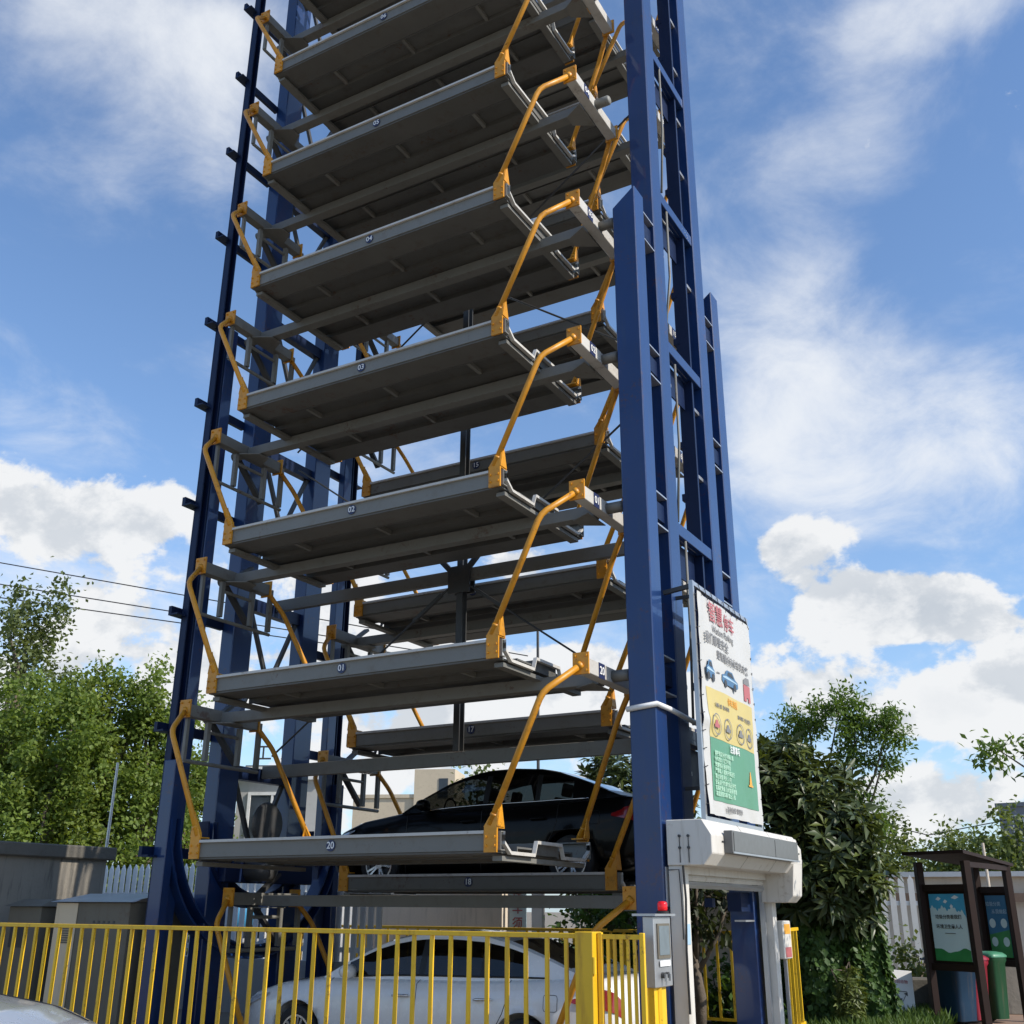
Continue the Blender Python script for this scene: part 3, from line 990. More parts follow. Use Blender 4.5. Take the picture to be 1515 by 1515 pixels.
        for xd, lo in ((-.98, 1), (.16, 0), (1.15, 2)):
            pts = []
            for i in (2, 3, 4, 5, 6, 7, 8):
                dx = 0
                if lo == 2:
                    dx = [-.12, -.10, -.03, .05, .09, .11, .12][i - 2]
                p = ring(xd * sx + dx, .001)[i]
                pts.append((xd * sx + dx, s * p[0], p[1]))
            MB().tube(pts, .0045, 4).build('door_seam', 'car_trim', t)
        mr = MB()
        ym = it(-.72 * sx, WM) * hw * .9
        mr.lathe([(.02, -.10), (.065, -.08), (.085, 0), (.08, .09), (.03, .12)], (-.70 * sx, s * (ym + .14), 1.03 * zscale), 'y', 14)
        mr.beam((-.70 * sx, s * (ym - .02), .985 * zscale), (-.70 * sx, s * (ym + .1), 1.02 * zscale), .05, .04)
        mr.build('wing_mirror', paint, t, smooth=True)
        pts = []
        for xb in np.linspace(-2.05, -1.08, 8):
            pr_ = ring(xb * sx, .001)
            k_ = .35 + .25 * (xb + 2.05)
            pts.append((xb * sx, s * (pr_[8][0] * (1 - k_) + pr_[9][0] * k_) * .98, pr_[8][1] * (1 - k_) + pr_[9][1] * k_ + .004))
        MB().tube(pts, .005, 4).build('bonnet_seam', 'car_trim', t)
    # tail lamp crease and fuel flap
    fl = [(1.62 * sx, z, 0) for z in (0,)]
    if details:
        rows = []
        for a in np.linspace(0, 2 * math.pi, 25):
            x = 1.72 * sx + .085 * max(-1, min(1, 1.3 * math.cos(a)))
            p = ring(x, .002)
            z = .80 * zscale + .085 * max(-1, min(1, 1.3 * math.sin(a)))
            y = float(np.interp(z, [q[1] for q in p[3:9]], [q[0] for q in p[3:9]]))
            rows.append((x, -y, z))
        MB().tube(rows, .003, 4).build('fuel_flap_seam', 'car_trim', t)
    st = MB()
    for x in (-.35, .75):
        for s in (-1, 1):
            st.box(x * sx - .25, x * sx + .25, s * .36 - .24, s * .36 + .24, .40, .62)
            st.beam((x * sx + .22, s * .36, .55), (x * sx + .40, s * .36, 1.08 * zscale), .46, .12)
            st.beam((x * sx + .42, s * .36, 1.10 * zscale), (x * sx + .46, s * .36, 1.26 * zscale), .24, .08)
    st.build('seats', 'car_seat', t, bevel=.02)
    MB().lathe([(.17, -.015), (.19, 0), (.17, .015), (.155, 0), (.17, -.015)], (-.62 * sx, -.36, 1.0 * zscale), 'x', 24, cap=False).build('steering_wheel', 'car_trim', t, smooth=True)
    MB().box(-1.0 * sx, -.75 * sx, -.7, .7, .75, .95 * zscale).build('dashboard', 'car_trim', t, bevel=.03)
    return t


sedan('parked_car', 'white sedan with red tail lights behind the yellow railings at the foot of the tower', (0.14, 2.28, -0.27), 0, 'car_white', 5.55, 1.08, 1.9, 1.65)
sedan('parked_car', 'black sedan parked up on pallet 18 in the far stack', (-0.10, DY + 1.10, Z0 + DZ - 0.19), 0, 'car_black', 5.4, 1.13, 1.88, 1.60, 'car_glass_clear')
sedan('parked_car', 'silver car whose bonnet pokes into the bottom left corner of the picture', (-0.33, -5.63, GZ), R(205), 'car_silver', 4.7, 1.12, 1.84, 1.4)


# ------------------------------------------------------------------ yellow railings
def railing(name, label, x0, x1, y, top, step, group=None, posts=(), bars_from=None, rail2=True, rz=0.0, origin=None):
    o = origin or (0, 0, 0)
    t = thing(name, label, 'railing', o, rz, group)
    box('top_rail', (x0, x1, y - .02, y + .02, top - .045, top), 'fence_yellow', t, bevel=.004)
    if rail2:
        box('bottom_rail', (x0, x1, y - .02, y + .02, .10, .14), 'fence_yellow', t, bevel=.004)
    me = MB().box(-.0165, .0165, -.0165, .0165, .12, top - .046).mesh('baluster', M['fence_yellow'])
    x = x0 + step * .5
    while x < x1 - .02:
        if not any(abs(x - p) < .06 for p in posts):
            link('baluster', me, t, (x + random.uniform(-.004, .004), y, 0), rot=(random.uniform(-.006, .006), random.uniform(-.007, .007), random.uniform(-.2, .2)))
        x += step
    for p in posts:
        box('railing_post', (p - .04, p + .04, y - .04, y + .04, GZ, top - .002 + .03), 'fence_yellow', t, bevel=.004)
    return t


YF = -0.8
railing('yellow_railing', 'long yellow railing in front of the tower and the white car', -4.70, 3.60, YF, 1.385, .2125)
# railing end post and the hinged gate beside it
gp = thing('gate_post', 'broad yellow square post between the long railing and its small gate', 'post', (3.70, YF, 0))
box('post_tube', (-.09, .09, -.10, .10, GZ, 1.40), 'fence_yellow', gp, bevel=.006)
for hz in (1.12, .35):
    MB().tube([(.10, -.09, hz - .07), (.10, -.09, hz + .07)], .016, 8).build('hinge', 'fence_yellow', gp)
gt = thing('yellow_gate', 'small yellow gate of upright bars between the broad post and the control box', 'gate', (3.82, YF, 0), R(4))
for x in (0.0, .40):
    box('gate_stile', (x - .022, x + .022, -.02, .02, .08, 1.395), 'fence_yellow', gt, bevel=.004)
for z in (1.36, .12):
    box('gate_rail', (.022, .378, -.018, .018, z - .02, z + .02), 'fence_yellow', gt)
for k in range(5):
    x = .075 + k * .063
    box('baluster', (x - .013, x + .013, -.013, .013, .14, 1.34), 'fence_yellow', gt)
box('latch', (.36, .52, -.035, -.02, .42, .50), 'fence_yellow', gt)
railing('yellow_railing', 'short yellow railing turning back from the control box to the doorway', 0, 1.2, 0, 1.34, .13, origin=(4.22, -0.40, 0), rz=R(119))
railing('yellow_railing', 'yellow railing on the far side of the tower behind the cars', -5.6, 3.4, 5.8, 1.30, .2125, rail2=True)
railing('yellow_railing', 'yellow railing running back from the right of the doorway under the vines', 0, 1.3, 0, 1.36, .32, origin=(3.90, 4.72, 0), rz=R(98))
# ------------------------------------------------------------------ doorway
dw = thing('drive_in_doorway', 'white roller door frame with a boxy header at the foot of the tower', 'doorway', (0, 0, 0))
prof = [(3.79, 2.03), (4.20, 2.03), (4.30, 2.15), (4.30, 2.34), (4.20, 2.50), (3.79, 2.50)]
MB().prism([(x, 0.98, z) for x, z in prof], (0, 3.45, 0)).build('header', 'white_paint', dw, bevel=.008)
prof2 = [(3.84, 1.68), (4.18, 1.68), (4.26, 1.76), (4.302, 2.2), (4.24, 2.47), (3.84, 2.47)]
MB().prism([(x, 4.04, z) for x, z in prof2], (0, .40, 0)).build('motor_cover', 'white_paint', dw, bevel=.008)
for y0, y1 in ((1.0, 1.17), (4.12, 4.28)):
    box('door_post', (3.79, 3.95, y0, y1, GZ, 2.03 if y0 < 2 else 1.70), 'white_paint', dw, bevel=.006)
box('door_lintel', (3.82, 3.92, 1.17, 4.04, 1.95, 2.03), 'white_paint', dw)
for y in (1.172, 4.06):
    box('guide_channel', (3.80, 3.86, y, y + .05, GZ, 1.945), 'galv_steel', dw)
for k in range(2):
    z = 1.955 - k * .075
    MB().prism([(3.865, 1.225, z), (3.885, 1.225, z - .035), (3.865, 1.225, z - .07), (3.855, 1.225, z - .035)], (0, 2.83, 0)).build('shutter_slat', 'white_paint' if k < 1 else 'galv_steel', dw)
for y in (2.15, 3.25):
    MB().prism([(x + (0.002 if x > 4 else 0), y, z + (0.002 if z > 2.4 else 0)) for x, z in prof[1:5]] + [(4.10, y, 2.49), (4.10, y, 2.04)], (0, .004, 0)).build('panel_seam', 'cabinet_grey', dw)
MB().tube([(3.97, .965, 2.03), (3.985, .965, 1.7), (3.965, .965, 1.2), (3.97, .965, .6)], .012, 6).build('cable', 'cable_black', dw)
for y in (1.30, 1.34, 4.3):
    MB().lathe([(.012, 0), (.012, .008)], (4.302, y, 2.28), 'x', 6).build('screw', 'dark_steel', dw)
box('sticker', (3.952, 3.955, 1.03, 1.13, 1.25, 1.45), 'print_lightblue', dw)
ld = MB().box(4.302, 4.40, 1.36, 3.92, 2.16, 2.40).build('led_display', 'screen_grey', dw, bevel=.006)
for y0, y1 in ((1.40, 2.90), (2.92, 3.89)):
    box('led_screen', (4.401, 4.406, y0, y1, 2.185, 2.38), 'screen_grey', ld)
box('led_bezel', (4.401, 4.412, 1.36, 3.92, 2.16, 2.18), 'galv_steel', ld)
for x in (3.94, 4.04):
    for z in (2.33, 2.21):
        MB().lathe([(.016, -.015), (.016, 0)], (x, .98, z), 'y', 8).build('bolt', 'dark_steel', dw)
    MB().tube([(x, .974, 2.32), (x, .974, 2.06)], .005, 5).build('bolt_rod', 'dark_steel', dw)
MB().tube([(3.80, .972, 1.985), (3.92, .972, 1.99), (3.93, .985, 1.7), (3.93, .985, 1.3)], .006, 5).build('wire', 'cable_black', dw)

cb = thing('call_box', 'small white card box with printed stickers right of the doorway', 'call box', (3.96, 4.42, 1.0))
box('case', (-.05, .05, -.10, .24, 0, .46), 'white_paint', cb, bevel=.01)
box('sticker', (.051, .054, -.06, .20, .30, .42), 'print_orange', cb)
box('sticker', (.051, .054, -.06, .20, .02, .14), 'print_red', cb)
box('pole', (-.02, .02, .04, .08, -1.08, 0), 'galv_steel', cb)

ct = thing('control_box', 'grey control box with a small screen and keys on the yellow gate end', 'control box', (4.22, -0.47, 0.93))
box('case', (-.11, 0, -.03, .38, 0, .60), 'galv_steel', ct, bevel=.006)
box('canopy', (-.20, .03, -.06, .44, .605, .625), 'galv_steel', ct)
box('screen_frame', (.001, .012, .03, .33, .24, .54), 'cabinet_grey', ct)
box('screen', (.0125, .016, .06, .30, .27, .52), 'screen_glass', ct)
box('paper_label', (.0125, .015, .06, .31, .175, .225), 'paper', ct)
for y in (.12, .22):
    MB().lathe([(.025, 0), (.025, .03)], (0, y, .10), 'x', 12).build('key_lock', 'dark_steel', ct)
    box('key', (.03, .05, y - .012, y + .012, .05, .11), 'galv_steel', ct)
box('stand', (-.10, -.04, .02, .30, -1.0, 0), 'fence_yellow', ct)
bc = thing('warning_light', 'red warning beacon standing on top of the control box', 'beacon', (4.16, -0.12, 1.556))
MB().lathe([(.07, 0), (.07, .025), (.05, .03)], (0, 0, 0), 'z', 18).build('base', 'car_trim', bc, smooth=False)
MB().lathe([(.05, .03), (.055, .05), (.055, .105), (.042, .125), (.01, .13)], (0, 0, 0), 'z', 18).build('lens', 'beacon_red', bc, smooth=True)
bc.scale = (.85, .85, .85)

# ------------------------------------------------------------------ banner over the doorway
BX, BY0, BY1, BZ0, BZ1 = 4.14, 1.31, 3.34, 2.56, 5.22
bn = thing('banner', 'tall white yellow and green parking notice banner laced in a steel frame over the doorway', 'banner', (0, 0, 0))
for y in (BY0, BY1):
    box('frame_tube', (BX - .05, BX, y - .025, y + .025, BZ0 - .06, BZ1 + .03), 'galv_steel', bn)
for z in (BZ0 - .03, BZ1):
    box('frame_tube', (BX - .05, BX, BY0 + .026, BY1 - .026, z - .025, z + .025), 'galv_steel', bn)
for z in (3.4, 4.3):
    box('frame_tube', (BX - .05, BX - .012, BY0 + .026, BY1 - .026, z - .02, z + .02), 'galv_steel', bn)
for y in (1.75, 3.1):
    for z in (2.9, 5.19):
        MB().beam((3.75, y, z), (BX - .05, y, z), .04, .04).build('stay', 'dark_steel', bn)
MB().beam((3.755, 1.33, 5.15), (BX - .05, 1.33, 5.19), .05, .05).build('stay', 'dark_steel', bn)


def sheet_x(y, z):
    u = (y - BY0) / (BY1 - BY0)
    v = (z - BZ0) / (BZ1 - BZ0)
    edge = math.exp(-min(u, 1 - u) / .08)
    w = .010 * math.sin(14 * u + 5 * v) * math.sin(9 * v + 2) + .004 * edge * math.sin(46 * v) + .022 * math.exp(-((v - .40) / .03) ** 2) * math.exp(-((u - .1) / .28) ** 2)
    w += .012 * math.exp(-v / .06) * math.sin(30 * u + 18 * v) + .02 * math.sin(3.14 * u) * math.sin(3.14 * v)
    w += .010 * math.exp(-(u / .2) ** 2) * math.sin(34 * u - 7 * v)
    return BX + .02 + w


def sheet(name, material, y0, y1, z0, z1, off, ny=50, nz=70, curve=0.0):
    rows = []
    for i in range(nz + 1):
        row = []
        for j in range(ny + 1):
            u = j / ny
            y = y0 + (y1 - y0) * u
            z = z0 + (z1 - z0) * i / nz
            if curve:
                z += curve * math.sin(math.pi * u) * (1 - i / nz)
            row.append((sheet_x(y, z) + off, y, z))
        rows.append(row)
    return MB().grid(rows).build(name, material, bn, smooth=True)


sheet('vinyl_sheet', 'vinyl', BY0 + .03, BY1 - .03, BZ0 + .02, BZ1 - .09, 0)
yel = sheet('yellow_panel', 'vinyl_yellow', BY0 + .18, BY1 - .19, 3.44, 4.02, .004)
grn = sheet('green_panel', 'vinyl_green', BY0 + .18, BY1 - .19, 2.74, 3.436, .005)
for i in range(13):
    z = BZ0 + .12 + i * .2
    for y in (BY0, BY1):
        s = 1 if y == BY0 else -1
        MB().tube([(BX + .008, y, z), (BX + .03, y + s * .06, z + .02)], .005, 4).build('lacing', 'cable_black', bn)
for i in range(9):
    y = BY0 + .15 + i * .22
    MB().tube([(BX + .008, y, BZ1 + .02), (BX + .03, y + .03, BZ1 - .12)], .005, 4).build('lacing', 'cable_black', bn)


def btext(body, size, material, y, z, sx=1.0, align='CENTER'):
    x = max(sheet_x(y + d, z) for d in (-.3, -.15, 0, .15, .3)) + .008
    return text(body, size, material, bn, (x, y, z), FACE_DOOR, sx=sx, align=align)


btext('智慧', .27, 'print_red', 1.94, 4.955, .95)
btext('停车', .23, 'print_red', 2.42, 4.93, .85)
btext('Wisdom Parking', .12, 'print_grey', 2.17, 4.765, .95)
btext('我们都是安全', .145, 'print_grey', 1.93, 4.615, .95)
btext('是智慧城市停车的未来', .125, 'print_grey', 2.46, 4.455, .95)
btext('停车流程', .10, 'print_orange', 2.33, 3.93, .9)
btext('车辆入库  取卡停车', .058, 'print_grey', 1.95, 3.835)
btext('刷卡取车  安全驶出', .058, 'print_grey', 2.75, 3.80)


def flat(name, pts, material, x):
    b = MB()
    b.v = [(x, y, z) for y, z in pts]
    b.f = [tuple(range(len(pts)))]
    return b.build(name, material, bn)


def oval(y, z, ry, rz, name, mtl):
    x = sheet_x(y, z) + .016
    n = 28
    b = MB()
    b.grid([[(x, y + ry * k * math.cos(2 * math.pi * i / n), z + rz * k * math.sin(2 * math.pi * i / n)) for i in range(n + 1)] for k in (1.0, .88)])
    return b.build(name, mtl, bn)


for i, y in enumerate((1.66, 2.10, 2.55, 2.93)):
    oval(y, 3.60, .14, .125, 'icon_ring', 'print_grey')
    x = sheet_x(y, 3.6) + .015
    flat('icon', [(y - .08, 3.56), (y + .08, 3.56), (y + .08, 3.60), (y + .05, 3.61), (y + .03, 3.65), (y - .03, 3.65), (y - .06, 3.60), (y - .08, 3.6)], 'print_red' if i == 0 else 'print_grey', x)
btext('注意事项', .10, 'print_white', 2.30, 3.365, .9)
for i, line in enumerate(('请按规定停放车辆入库', '停车熄火 拉紧手刹', '贵重物品 随身带走', '严禁载人 载物升降运行', '禁止吸烟 明火 入内', '设备运行时请勿靠近护栏', '如遇故障请 及时联系管理', '高度超限车辆 禁止入库')):
    btext(line, .062, 'print_pale_green', 1.57, 3.265 - i * .064, 1.05, 'LEFT')
flat('cone_picture', [(2.76, 3.0), (2.92, 3.0), (2.92, 3.02), (2.89, 3.02), (2.85, 3.18), (2.83, 3.18), (2.79, 3.02), (2.76, 3.02)], 'print_orange', sheet_x(2.84, 3.1) + .014)
btext('咨询热线 管理处', .065, 'print_grey', 2.2, 2.665, 1.2)
def car_print(y, z, w, h, mtl, light):
    x = max(sheet_x(y + d, z) for d in (-w, 0, w)) + .008
    flat('car_picture', [(y - w, z - h * .3), (y - w * .95, z + h * .1), (y - w * .6, z + h * .2), (y - w * .35, z + h * .55), (y + w * .35, z + h * .55), (y + w * .65, z + h * .15), (y + w, z), (y + w, z - h * .35), (y + w * .8, z - h * .5), (y - w * .8, z - h * .5)], mtl, x)
    flat('car_picture', [(y - w * .3, z + h * .2), (y - w * .2, z + h * .45), (y + w * .25, z + h * .45), (y + w * .5, z + h * .15)], 'print_dark', x + .003)
    flat('car_picture', [(y - w * .9, z), (y - w * .5, z + h * .1), (y + w * .9, z - h * .05), (y + w * .9, z - h * .12), (y - w * .85, z - h * .08)], light, x + .003)
    for k in (-.6, .55):
        flat('car_picture', [(y + w * k + .05 * math.cos(q * .785), z - h * .45 + .05 * math.sin(q * .785)) for q in range(8)], 'print_dark', x + .005)


car_print(1.63, 4.24, .14, .20, 'print_blue', 'print_lightblue')
car_print(2.28, 4.23, .30, .18, 'print_blue', 'print_lightblue')
gx_ = max(sheet_x(y, 4.2) for y in (2.8, 2.95, 3.1)) + .008
flat('garage_picture', [(2.82, 4.06), (2.92, 4.06), (2.92, 4.11), (2.99, 4.11), (2.99, 4.06), (3.07, 4.06), (3.07, 4.27), (2.82, 4.27)], 'print_red', gx_)
flat('garage_picture', [(2.82, 4.275), (3.07, 4.275), (3.05, 4.37), (2.93, 4.37), (2.83, 4.33)], 'print_grey', gx_)
flat('arrow_picture', [(1.83, 4.235), (1.93, 4.235), (1.93, 4.25), (1.83, 4.25)], 'print_grey', sheet_x(1.88, 4.24) + .01)

# ------------------------------------------------------------------ left: concrete hut, cabinets, pickets
hut = thing('concrete_hut', 'stained grey concrete hut with an overhanging flat roof at the left edge', 'hut', (0, 0, 0))
HX = -7.2
box('wall', (HX - 3.2, HX - .0, -1.2, 2.85, GZ, 2.32), 'concrete', hut)
box('roof', (HX - 3.3, HX + .10, -1.3, 2.97, 2.321, 2.53), 'concrete_dark', hut, bevel=.02)
MB().tube([(HX + .05, .4, GZ), (HX + .05, .4, 1.35)], .045, 10).build('pipe', 'white_pvc', hut, smooth=True)
MB().tube([(HX + .05, .85, GZ), (HX + .05, .85, 1.3)], .03, 10).build('pipe', 'white_pvc', hut, smooth=True)

ca = thing('electric_cabinet', 'dark grey electric cabinet with a pitched lid left of the cream one', 'cabinet', (-6.25, .95, GZ))
box('body', (-.30, .42, -.3, .45, 0, 1.66), 'cabinet_grey', ca, bevel=.01)
MB().prism([(-.36, -.36, 1.663), (.48, -.36, 1.663), (.40, -.1, 1.76), (-.28, -.1, 1.76)], (0, .85, 0)).build('lid', 'cabinet_grey', ca)
box('louvre', (-.2, .1, -.306, -.302, 1.1, 1.4), 'dark_steel', ca)
box('door', (-.26, .38, -.312, -.303, .1, 1.05), 'cabinet_grey', ca)
cbn = thing('electric_cabinet', 'wide electric cabinet with a cream louvred end panel beside the blue tower post', 'cabinet', (-4.95, .80, GZ))
box('body', (-.46, 1.02, -.20, .85, 0, 1.72), 'cabinet_grey', cbn, bevel=.008)
box('end_panel', (-.47, -.02, -.215, -.203, 0, 1.71), 'cabinet_cream', cbn, bevel=.004)
lv = MB()
for k in range(8):
    lv.box(-.32, -.10, -.224, -.216, 1.18 + k * .03, 1.20 + k * .03)
lv.build('louvre', 'cabinet_grey', cbn)
MB().prism([(-.55, -.27, 1.724), (1.10, -.27, 1.724), (.98, .3, 1.84), (-.42, .3, 1.84)], (0, .06, 0)).build('lid_ridge', 'galv_steel', cbn)
MB().prism([(-.55, -.27, 1.722), (-.42, .3, 1.838), (-.42, .36, 1.838), (-.55, .9, 1.722)], (1.58, 0, 0)).build('lid', 'galv_steel', cbn)
pn = MB()
for k in range(5):
    pn.box(.32 + k * .1, .36 + k * .1, -.206, -.202, 1.45, 1.48)
pn.build('vent_slot', 'dark_steel', cbn)


def picket_fence(name, label, x0, x1, y, z0, z1, step, rz=0, origin=(0, 0, 0), rails=(.25, .72)):
    t = thing(name, label, 'fence', origin, R(rz))
    w = step * .30
    pk = MB().prism([(-w, y - .015, z0), (w, y - .015, z0), (w, y - .015, z1 - .09), (0, y - .015, z1), (-w, y - .015, z1 - .09)], (0, .03, 0))
    me = pk.mesh('picket', M['white_pvc'])
    x = x0
    while x < x1:
        link('picket', me, t, (x, 0, random.uniform(-.005, .005)))
        x += step
    for r_ in rails:
        z = z0 + (z1 - z0) * r_
        box('rail', (x0 - .1, x1 + .1, y + .016, y + .05, z - .04, z + .04), 'white_pvc', t)
    return t


picket_fence('picket_fence', 'white picket fence between the concrete hut and the blue tower', -9.6, -2.6, 4.6, .75, 2.33, .165, rails=(.12, .66))
box_w = box('low_wall', (-9.8, -2.4, 4.5, 4.72, GZ, .76), 'wall_grey')
tag(box_w, 'low grey wall under the white picket fence on the left', 'wall')
pf = survey(1262, 22.0)
picket_fence('picket_fence', 'white picket fence standing behind the waste bin shelter', -.3, 1.35, 0, .55, 2.22, .172, rz=14, origin=(pf.x, pf.y, 0), rails=(.22, .70))
lw = tag(MB().box(-.5, 5.2, .03, .22, GZ, .56).build('low_wall', 'concrete_dark', None, (pf.x, pf.y, 0), rot=(0, 0, R(14))), 'dark mossy low wall under the right picket fence', 'wall')

# walls behind the tower
w1 = tag(box('boundary_wall', (-4.9, -1.72, 6.9, 7.1, GZ, 1.90), 'render_beige'), 'beige rendered wall behind the white car', 'wall')
w2 = tag(MB().box(-1.3, 1.0, 0, .2, GZ, 2.05).build('boundary_wall', 'render_beige', None, (2.15, 7.7, 0), rot=(0, 0, R(32))), 'beige wall seen through the doorway behind the fig tree', 'wall')
ng = thing('notice_board', 'white notice board with red lettering right of the beige wall', 'sign', (-1.15, 7.0, 0))
box('panel', (-.02, .18, -.02, .02, .9, 2.05), 'print_white', ng)
box('panel', (-.46, -.14, -.02, .02, .9, 2.05), 'poster_pale', ng)
for i, ch in enumerate('停车须知'):
    text(ch, .22, 'print_red', ng, (-.30, -.026, 1.85 - i * .26), FACE_NEAR)
box('leg', (-.5, -.46, -.02, .02, GZ, 2.05), 'galv_steel', ng)
box('leg', (.18, .22, -.02, .02, GZ, 2.05), 'galv_steel', ng)
tk = thing('water_tank', 'blue lying tank behind the left picket fence', 'tank', (-8.2, 6.2, 1.45))
MB().lathe([(.05, -1.2), (.28, -1.15), (.30, -1.0), (.30, 1.0), (.28, 1.15), (.05, 1.2)], (0, 0, 0), 'x', 24).build('shell', 'tank_blue', tk, smooth=True)
MB().box(-.8, -.7, -.2, .2, -1.5, -.28).box(.7, .8, -.2, .2, -1.5, -.28).build('cradle', 'dark_steel', tk)


# ------------------------------------------------------------------ buildings far behind
def building(name, label, u, d, w, dep, h, rz, wall, wins, roofmat='roof_grey', parapet=.4):
    p = survey(u, d, GZ)
    t = thing(name, label, 'building', p, R(rz))
    box('wall', (-w / 2, w / 2, 0, dep, 0, h), wall, t)
    box('roof', (-w / 2 - .15, w / 2 + .15, -.15, dep + .15, h, h + parapet), roofmat, t)
    for (x0, x1, z0, z1) in wins:
        f = MB()
        f.box(x0 - .08, x0, -.06, -.002, z0 - .08, z1 + .08).box(x1, x1 + .08, -.06, -.002, z0 - .08, z1 + .08).box(x0, x1, -.06, -.002, z1, z1 + .08).box(x0, x1, -.06, -.002, z0 - .08, z0)
        fo = f.build('window', 'wall_white', t)
        box('pane', (x0 + .003, x1 - .003, -.03, -.01, z0 + .003, z1 - .003), 'window_dark', fo)
        if x1 - x0 > .8:
            box('mullion', ((x0 + x1) / 2 - .03, (x0 + x1) / 2 + .03, -.055, -.031, z0 + .003, z1 - .003), 'wall_white', fo)
    return t


bb = building('beige_building', 'beige stone block with a taller stair tower seen under the pallets', 590, 95, 9.0, 9, 10.6, 22, 'brick_beige',
              [(-3.6, -2.6, 6.3, 8.4), (-.6, 1.4, 6.3, 8.6), (2.4, 3.4, 6.3, 8.6), (-3.6, -2.6, 2.3, 4.4), (-.6, 1.4, 2.3, 4.6)], 'brick_beige', .3)
box('stair_tower', (1.0, 4.6, -.3, 4.5, 0, 13.0), 'brick_beige', bb)
wf = box('window', (3.2, 4.0, -.36, -.301, 10.6, 12.2), 'window_dark', bb)
gb = building('grey_building', 'grey building with white window frames and rooftop letters seen left through the tower', 398, 30, 2.3, 2.0, 4.9, 24, 'wall_grey',
              [(-.75, .45, 2.9, 4.5), (-.75, .45, .6, 2.2)], 'wall_white', .35)
sg = MB().box(-1.1, 1.1, .3, .34, 5.3, 5.34).build('sign_rail', 'dark_steel', gb)
for i, ch in enumerate('工25昌'):
    text(ch, .5, 'print_dark', sg, (-.62 + i * .62, .29, 5.65), FACE_NEAR)
whb = building('white_building', 'low white building glimpsed through the foot of the tower', 415, 26, 3.6, 3, 2.3, 26, 'wall_white', [(-1.3, -.4, 1.0, 1.9), (.3, 1.3, 1.0, 1.9)], 'wall_white', .2)
building('grey_office_block', 'blue grey office block far off at the right edge behind the trees', 1655, 90, 14, 12, 9.1, -8, 'roof_grey',
         [(-6 + i * 2.0, -4.6 + i * 2.0, z, z + 1.5) for i in range(6) for z in (1.5, 4.2, 6.9)], 'roof_grey', .3)
lb_ = building('brown_shed', 'low shed with timber fascia behind the bin shelter', 1490, 25.5, 5.0, 3, 2.35, 5, 'render_beige', [], 'wall_white', .10)
box('fascia', (-2.6, 2.6, -.2, -.152, 1.85, 2.02), 'brown_paving', lb_)

# ------------------------------------------------------------------ wires and poles
for (a, b, lab) in (((-27.7, 13.2, 13.8), (-21.7, 17.2, 12.66), 'thin black overhead wire, highest of the three left of the tower'),
                    ((-27.4, 13.75, 12.96), (-22.2, 17.1, 12.07), 'thin black overhead wire, middle one of the three left of the tower'),
                    ((-28.0, 13.6, 12.57), (-22.1, 17.4, 11.69), 'thin black overhead wire, lowest of the three left of the tower')):
    a, b = Vector(a), Vector(b)
    pts = [a + (b - a) * s for s in (-1.5, -.7, 0, .5, 1, 1.6, 2.2, 2.8)]
    o = MB().tube(pts, .022, 5).build('overhead_wire', 'cable_black')
    tag(o, lab, 'wire', 'overhead wires left of the tower')
pb = survey(145, 21.5, GZ)
pp = thing('lamp_pole', 'thin grey pole standing in front of the leafy trees on the left', 'pole', pb)
MB().tube([(0, 0, 0), (0, 0, 4.2)], [.035, .022], 8).build('shaft', 'galv_steel', pp)
pb = survey(1468, 24, GZ)
pp = thing('post', 'short pale post rising behind the bin shelter roof', 'pole', pb)
MB().tube([(0, 0, 0), (0, 0, 2.95)], [.032, .028], 8).build('shaft', 'render_beige', pp)
pb = survey(797, 30, GZ)
pp = thing('lamp_pole', 'thin dark pole far behind the pallets, rising left of the black car tail', 'pole', pb)
MB().tube([(0, 0, 0), (0, 0, 9.6)], [.055, .04], 8).build('shaft', 'dark_steel', pp)
pa, pc = survey(1225, 36, 4.6), survey(1560, 36, 4.3)
tag(MB().tube([pa, (pa * .5 + pc * .5) + Vector((0, 0, -.7)), pc], .016, 5).build('overhead_wire', 'cable_black'), 'thin wire sagging over the small trees at the right', 'wire')


# ------------------------------------------------------------------ vegetation
def leaf_mesh(name, cen, direc, nrm, length, width, material, fold=.15, tip=1.0, curve=0.0):
    """leaf blades: two quads folded on a midrib. cen, direc, nrm: (n,3)"""
    n = len(cen)
    d = direc / np.linalg.norm(direc, axis=1, keepdims=True)
    s = np.cross(d, nrm)
    s /= np.maximum(np.linalg.norm(s, axis=1, keepdims=True), 1e-6)
    u = np.cross(s, d)
    L = np.asarray(length).reshape(-1, 1) * np.ones((n, 1))
    Wd = np.asarray(width).reshape(-1, 1) * np.ones((n, 1))
    p0 = cen
    p1 = cen + d * L * .5 + s * Wd * .5 + u * Wd * fold
    p2 = cen + d * L + u * (-curve) * L
    p3 = cen + d * L * .5 - s * Wd * .5 + u * Wd * fold
    pm = cen + d * L * .5 - u * curve * .25 * L
    v = np.stack([p0, p1, p2, p3, pm], 1).reshape(-1, 3)
    me = bpy.data.meshes.new(name)
    me.vertices.add(n * 5)
    me.vertices.foreach_set('co', v.astype(np.float32).ravel())
    base = (np.arange(n) * 5)[:, None]
    f = np.concatenate([base + np.array([0, 1, 2, 4]), base + np.array([0, 4, 2, 3])], 1).reshape(-1)
    me.loops.add(n * 8)
    me.loops.foreach_set('vertex_index', f.astype(np.int32))
    me.polygons.add(n * 2)
    me.polygons.foreach_set('loop_start', (np.arange(n * 2) * 4).astype(np.int32))
    me.update(calc_edges=True)
    me.materials.append(M[material])
    return me


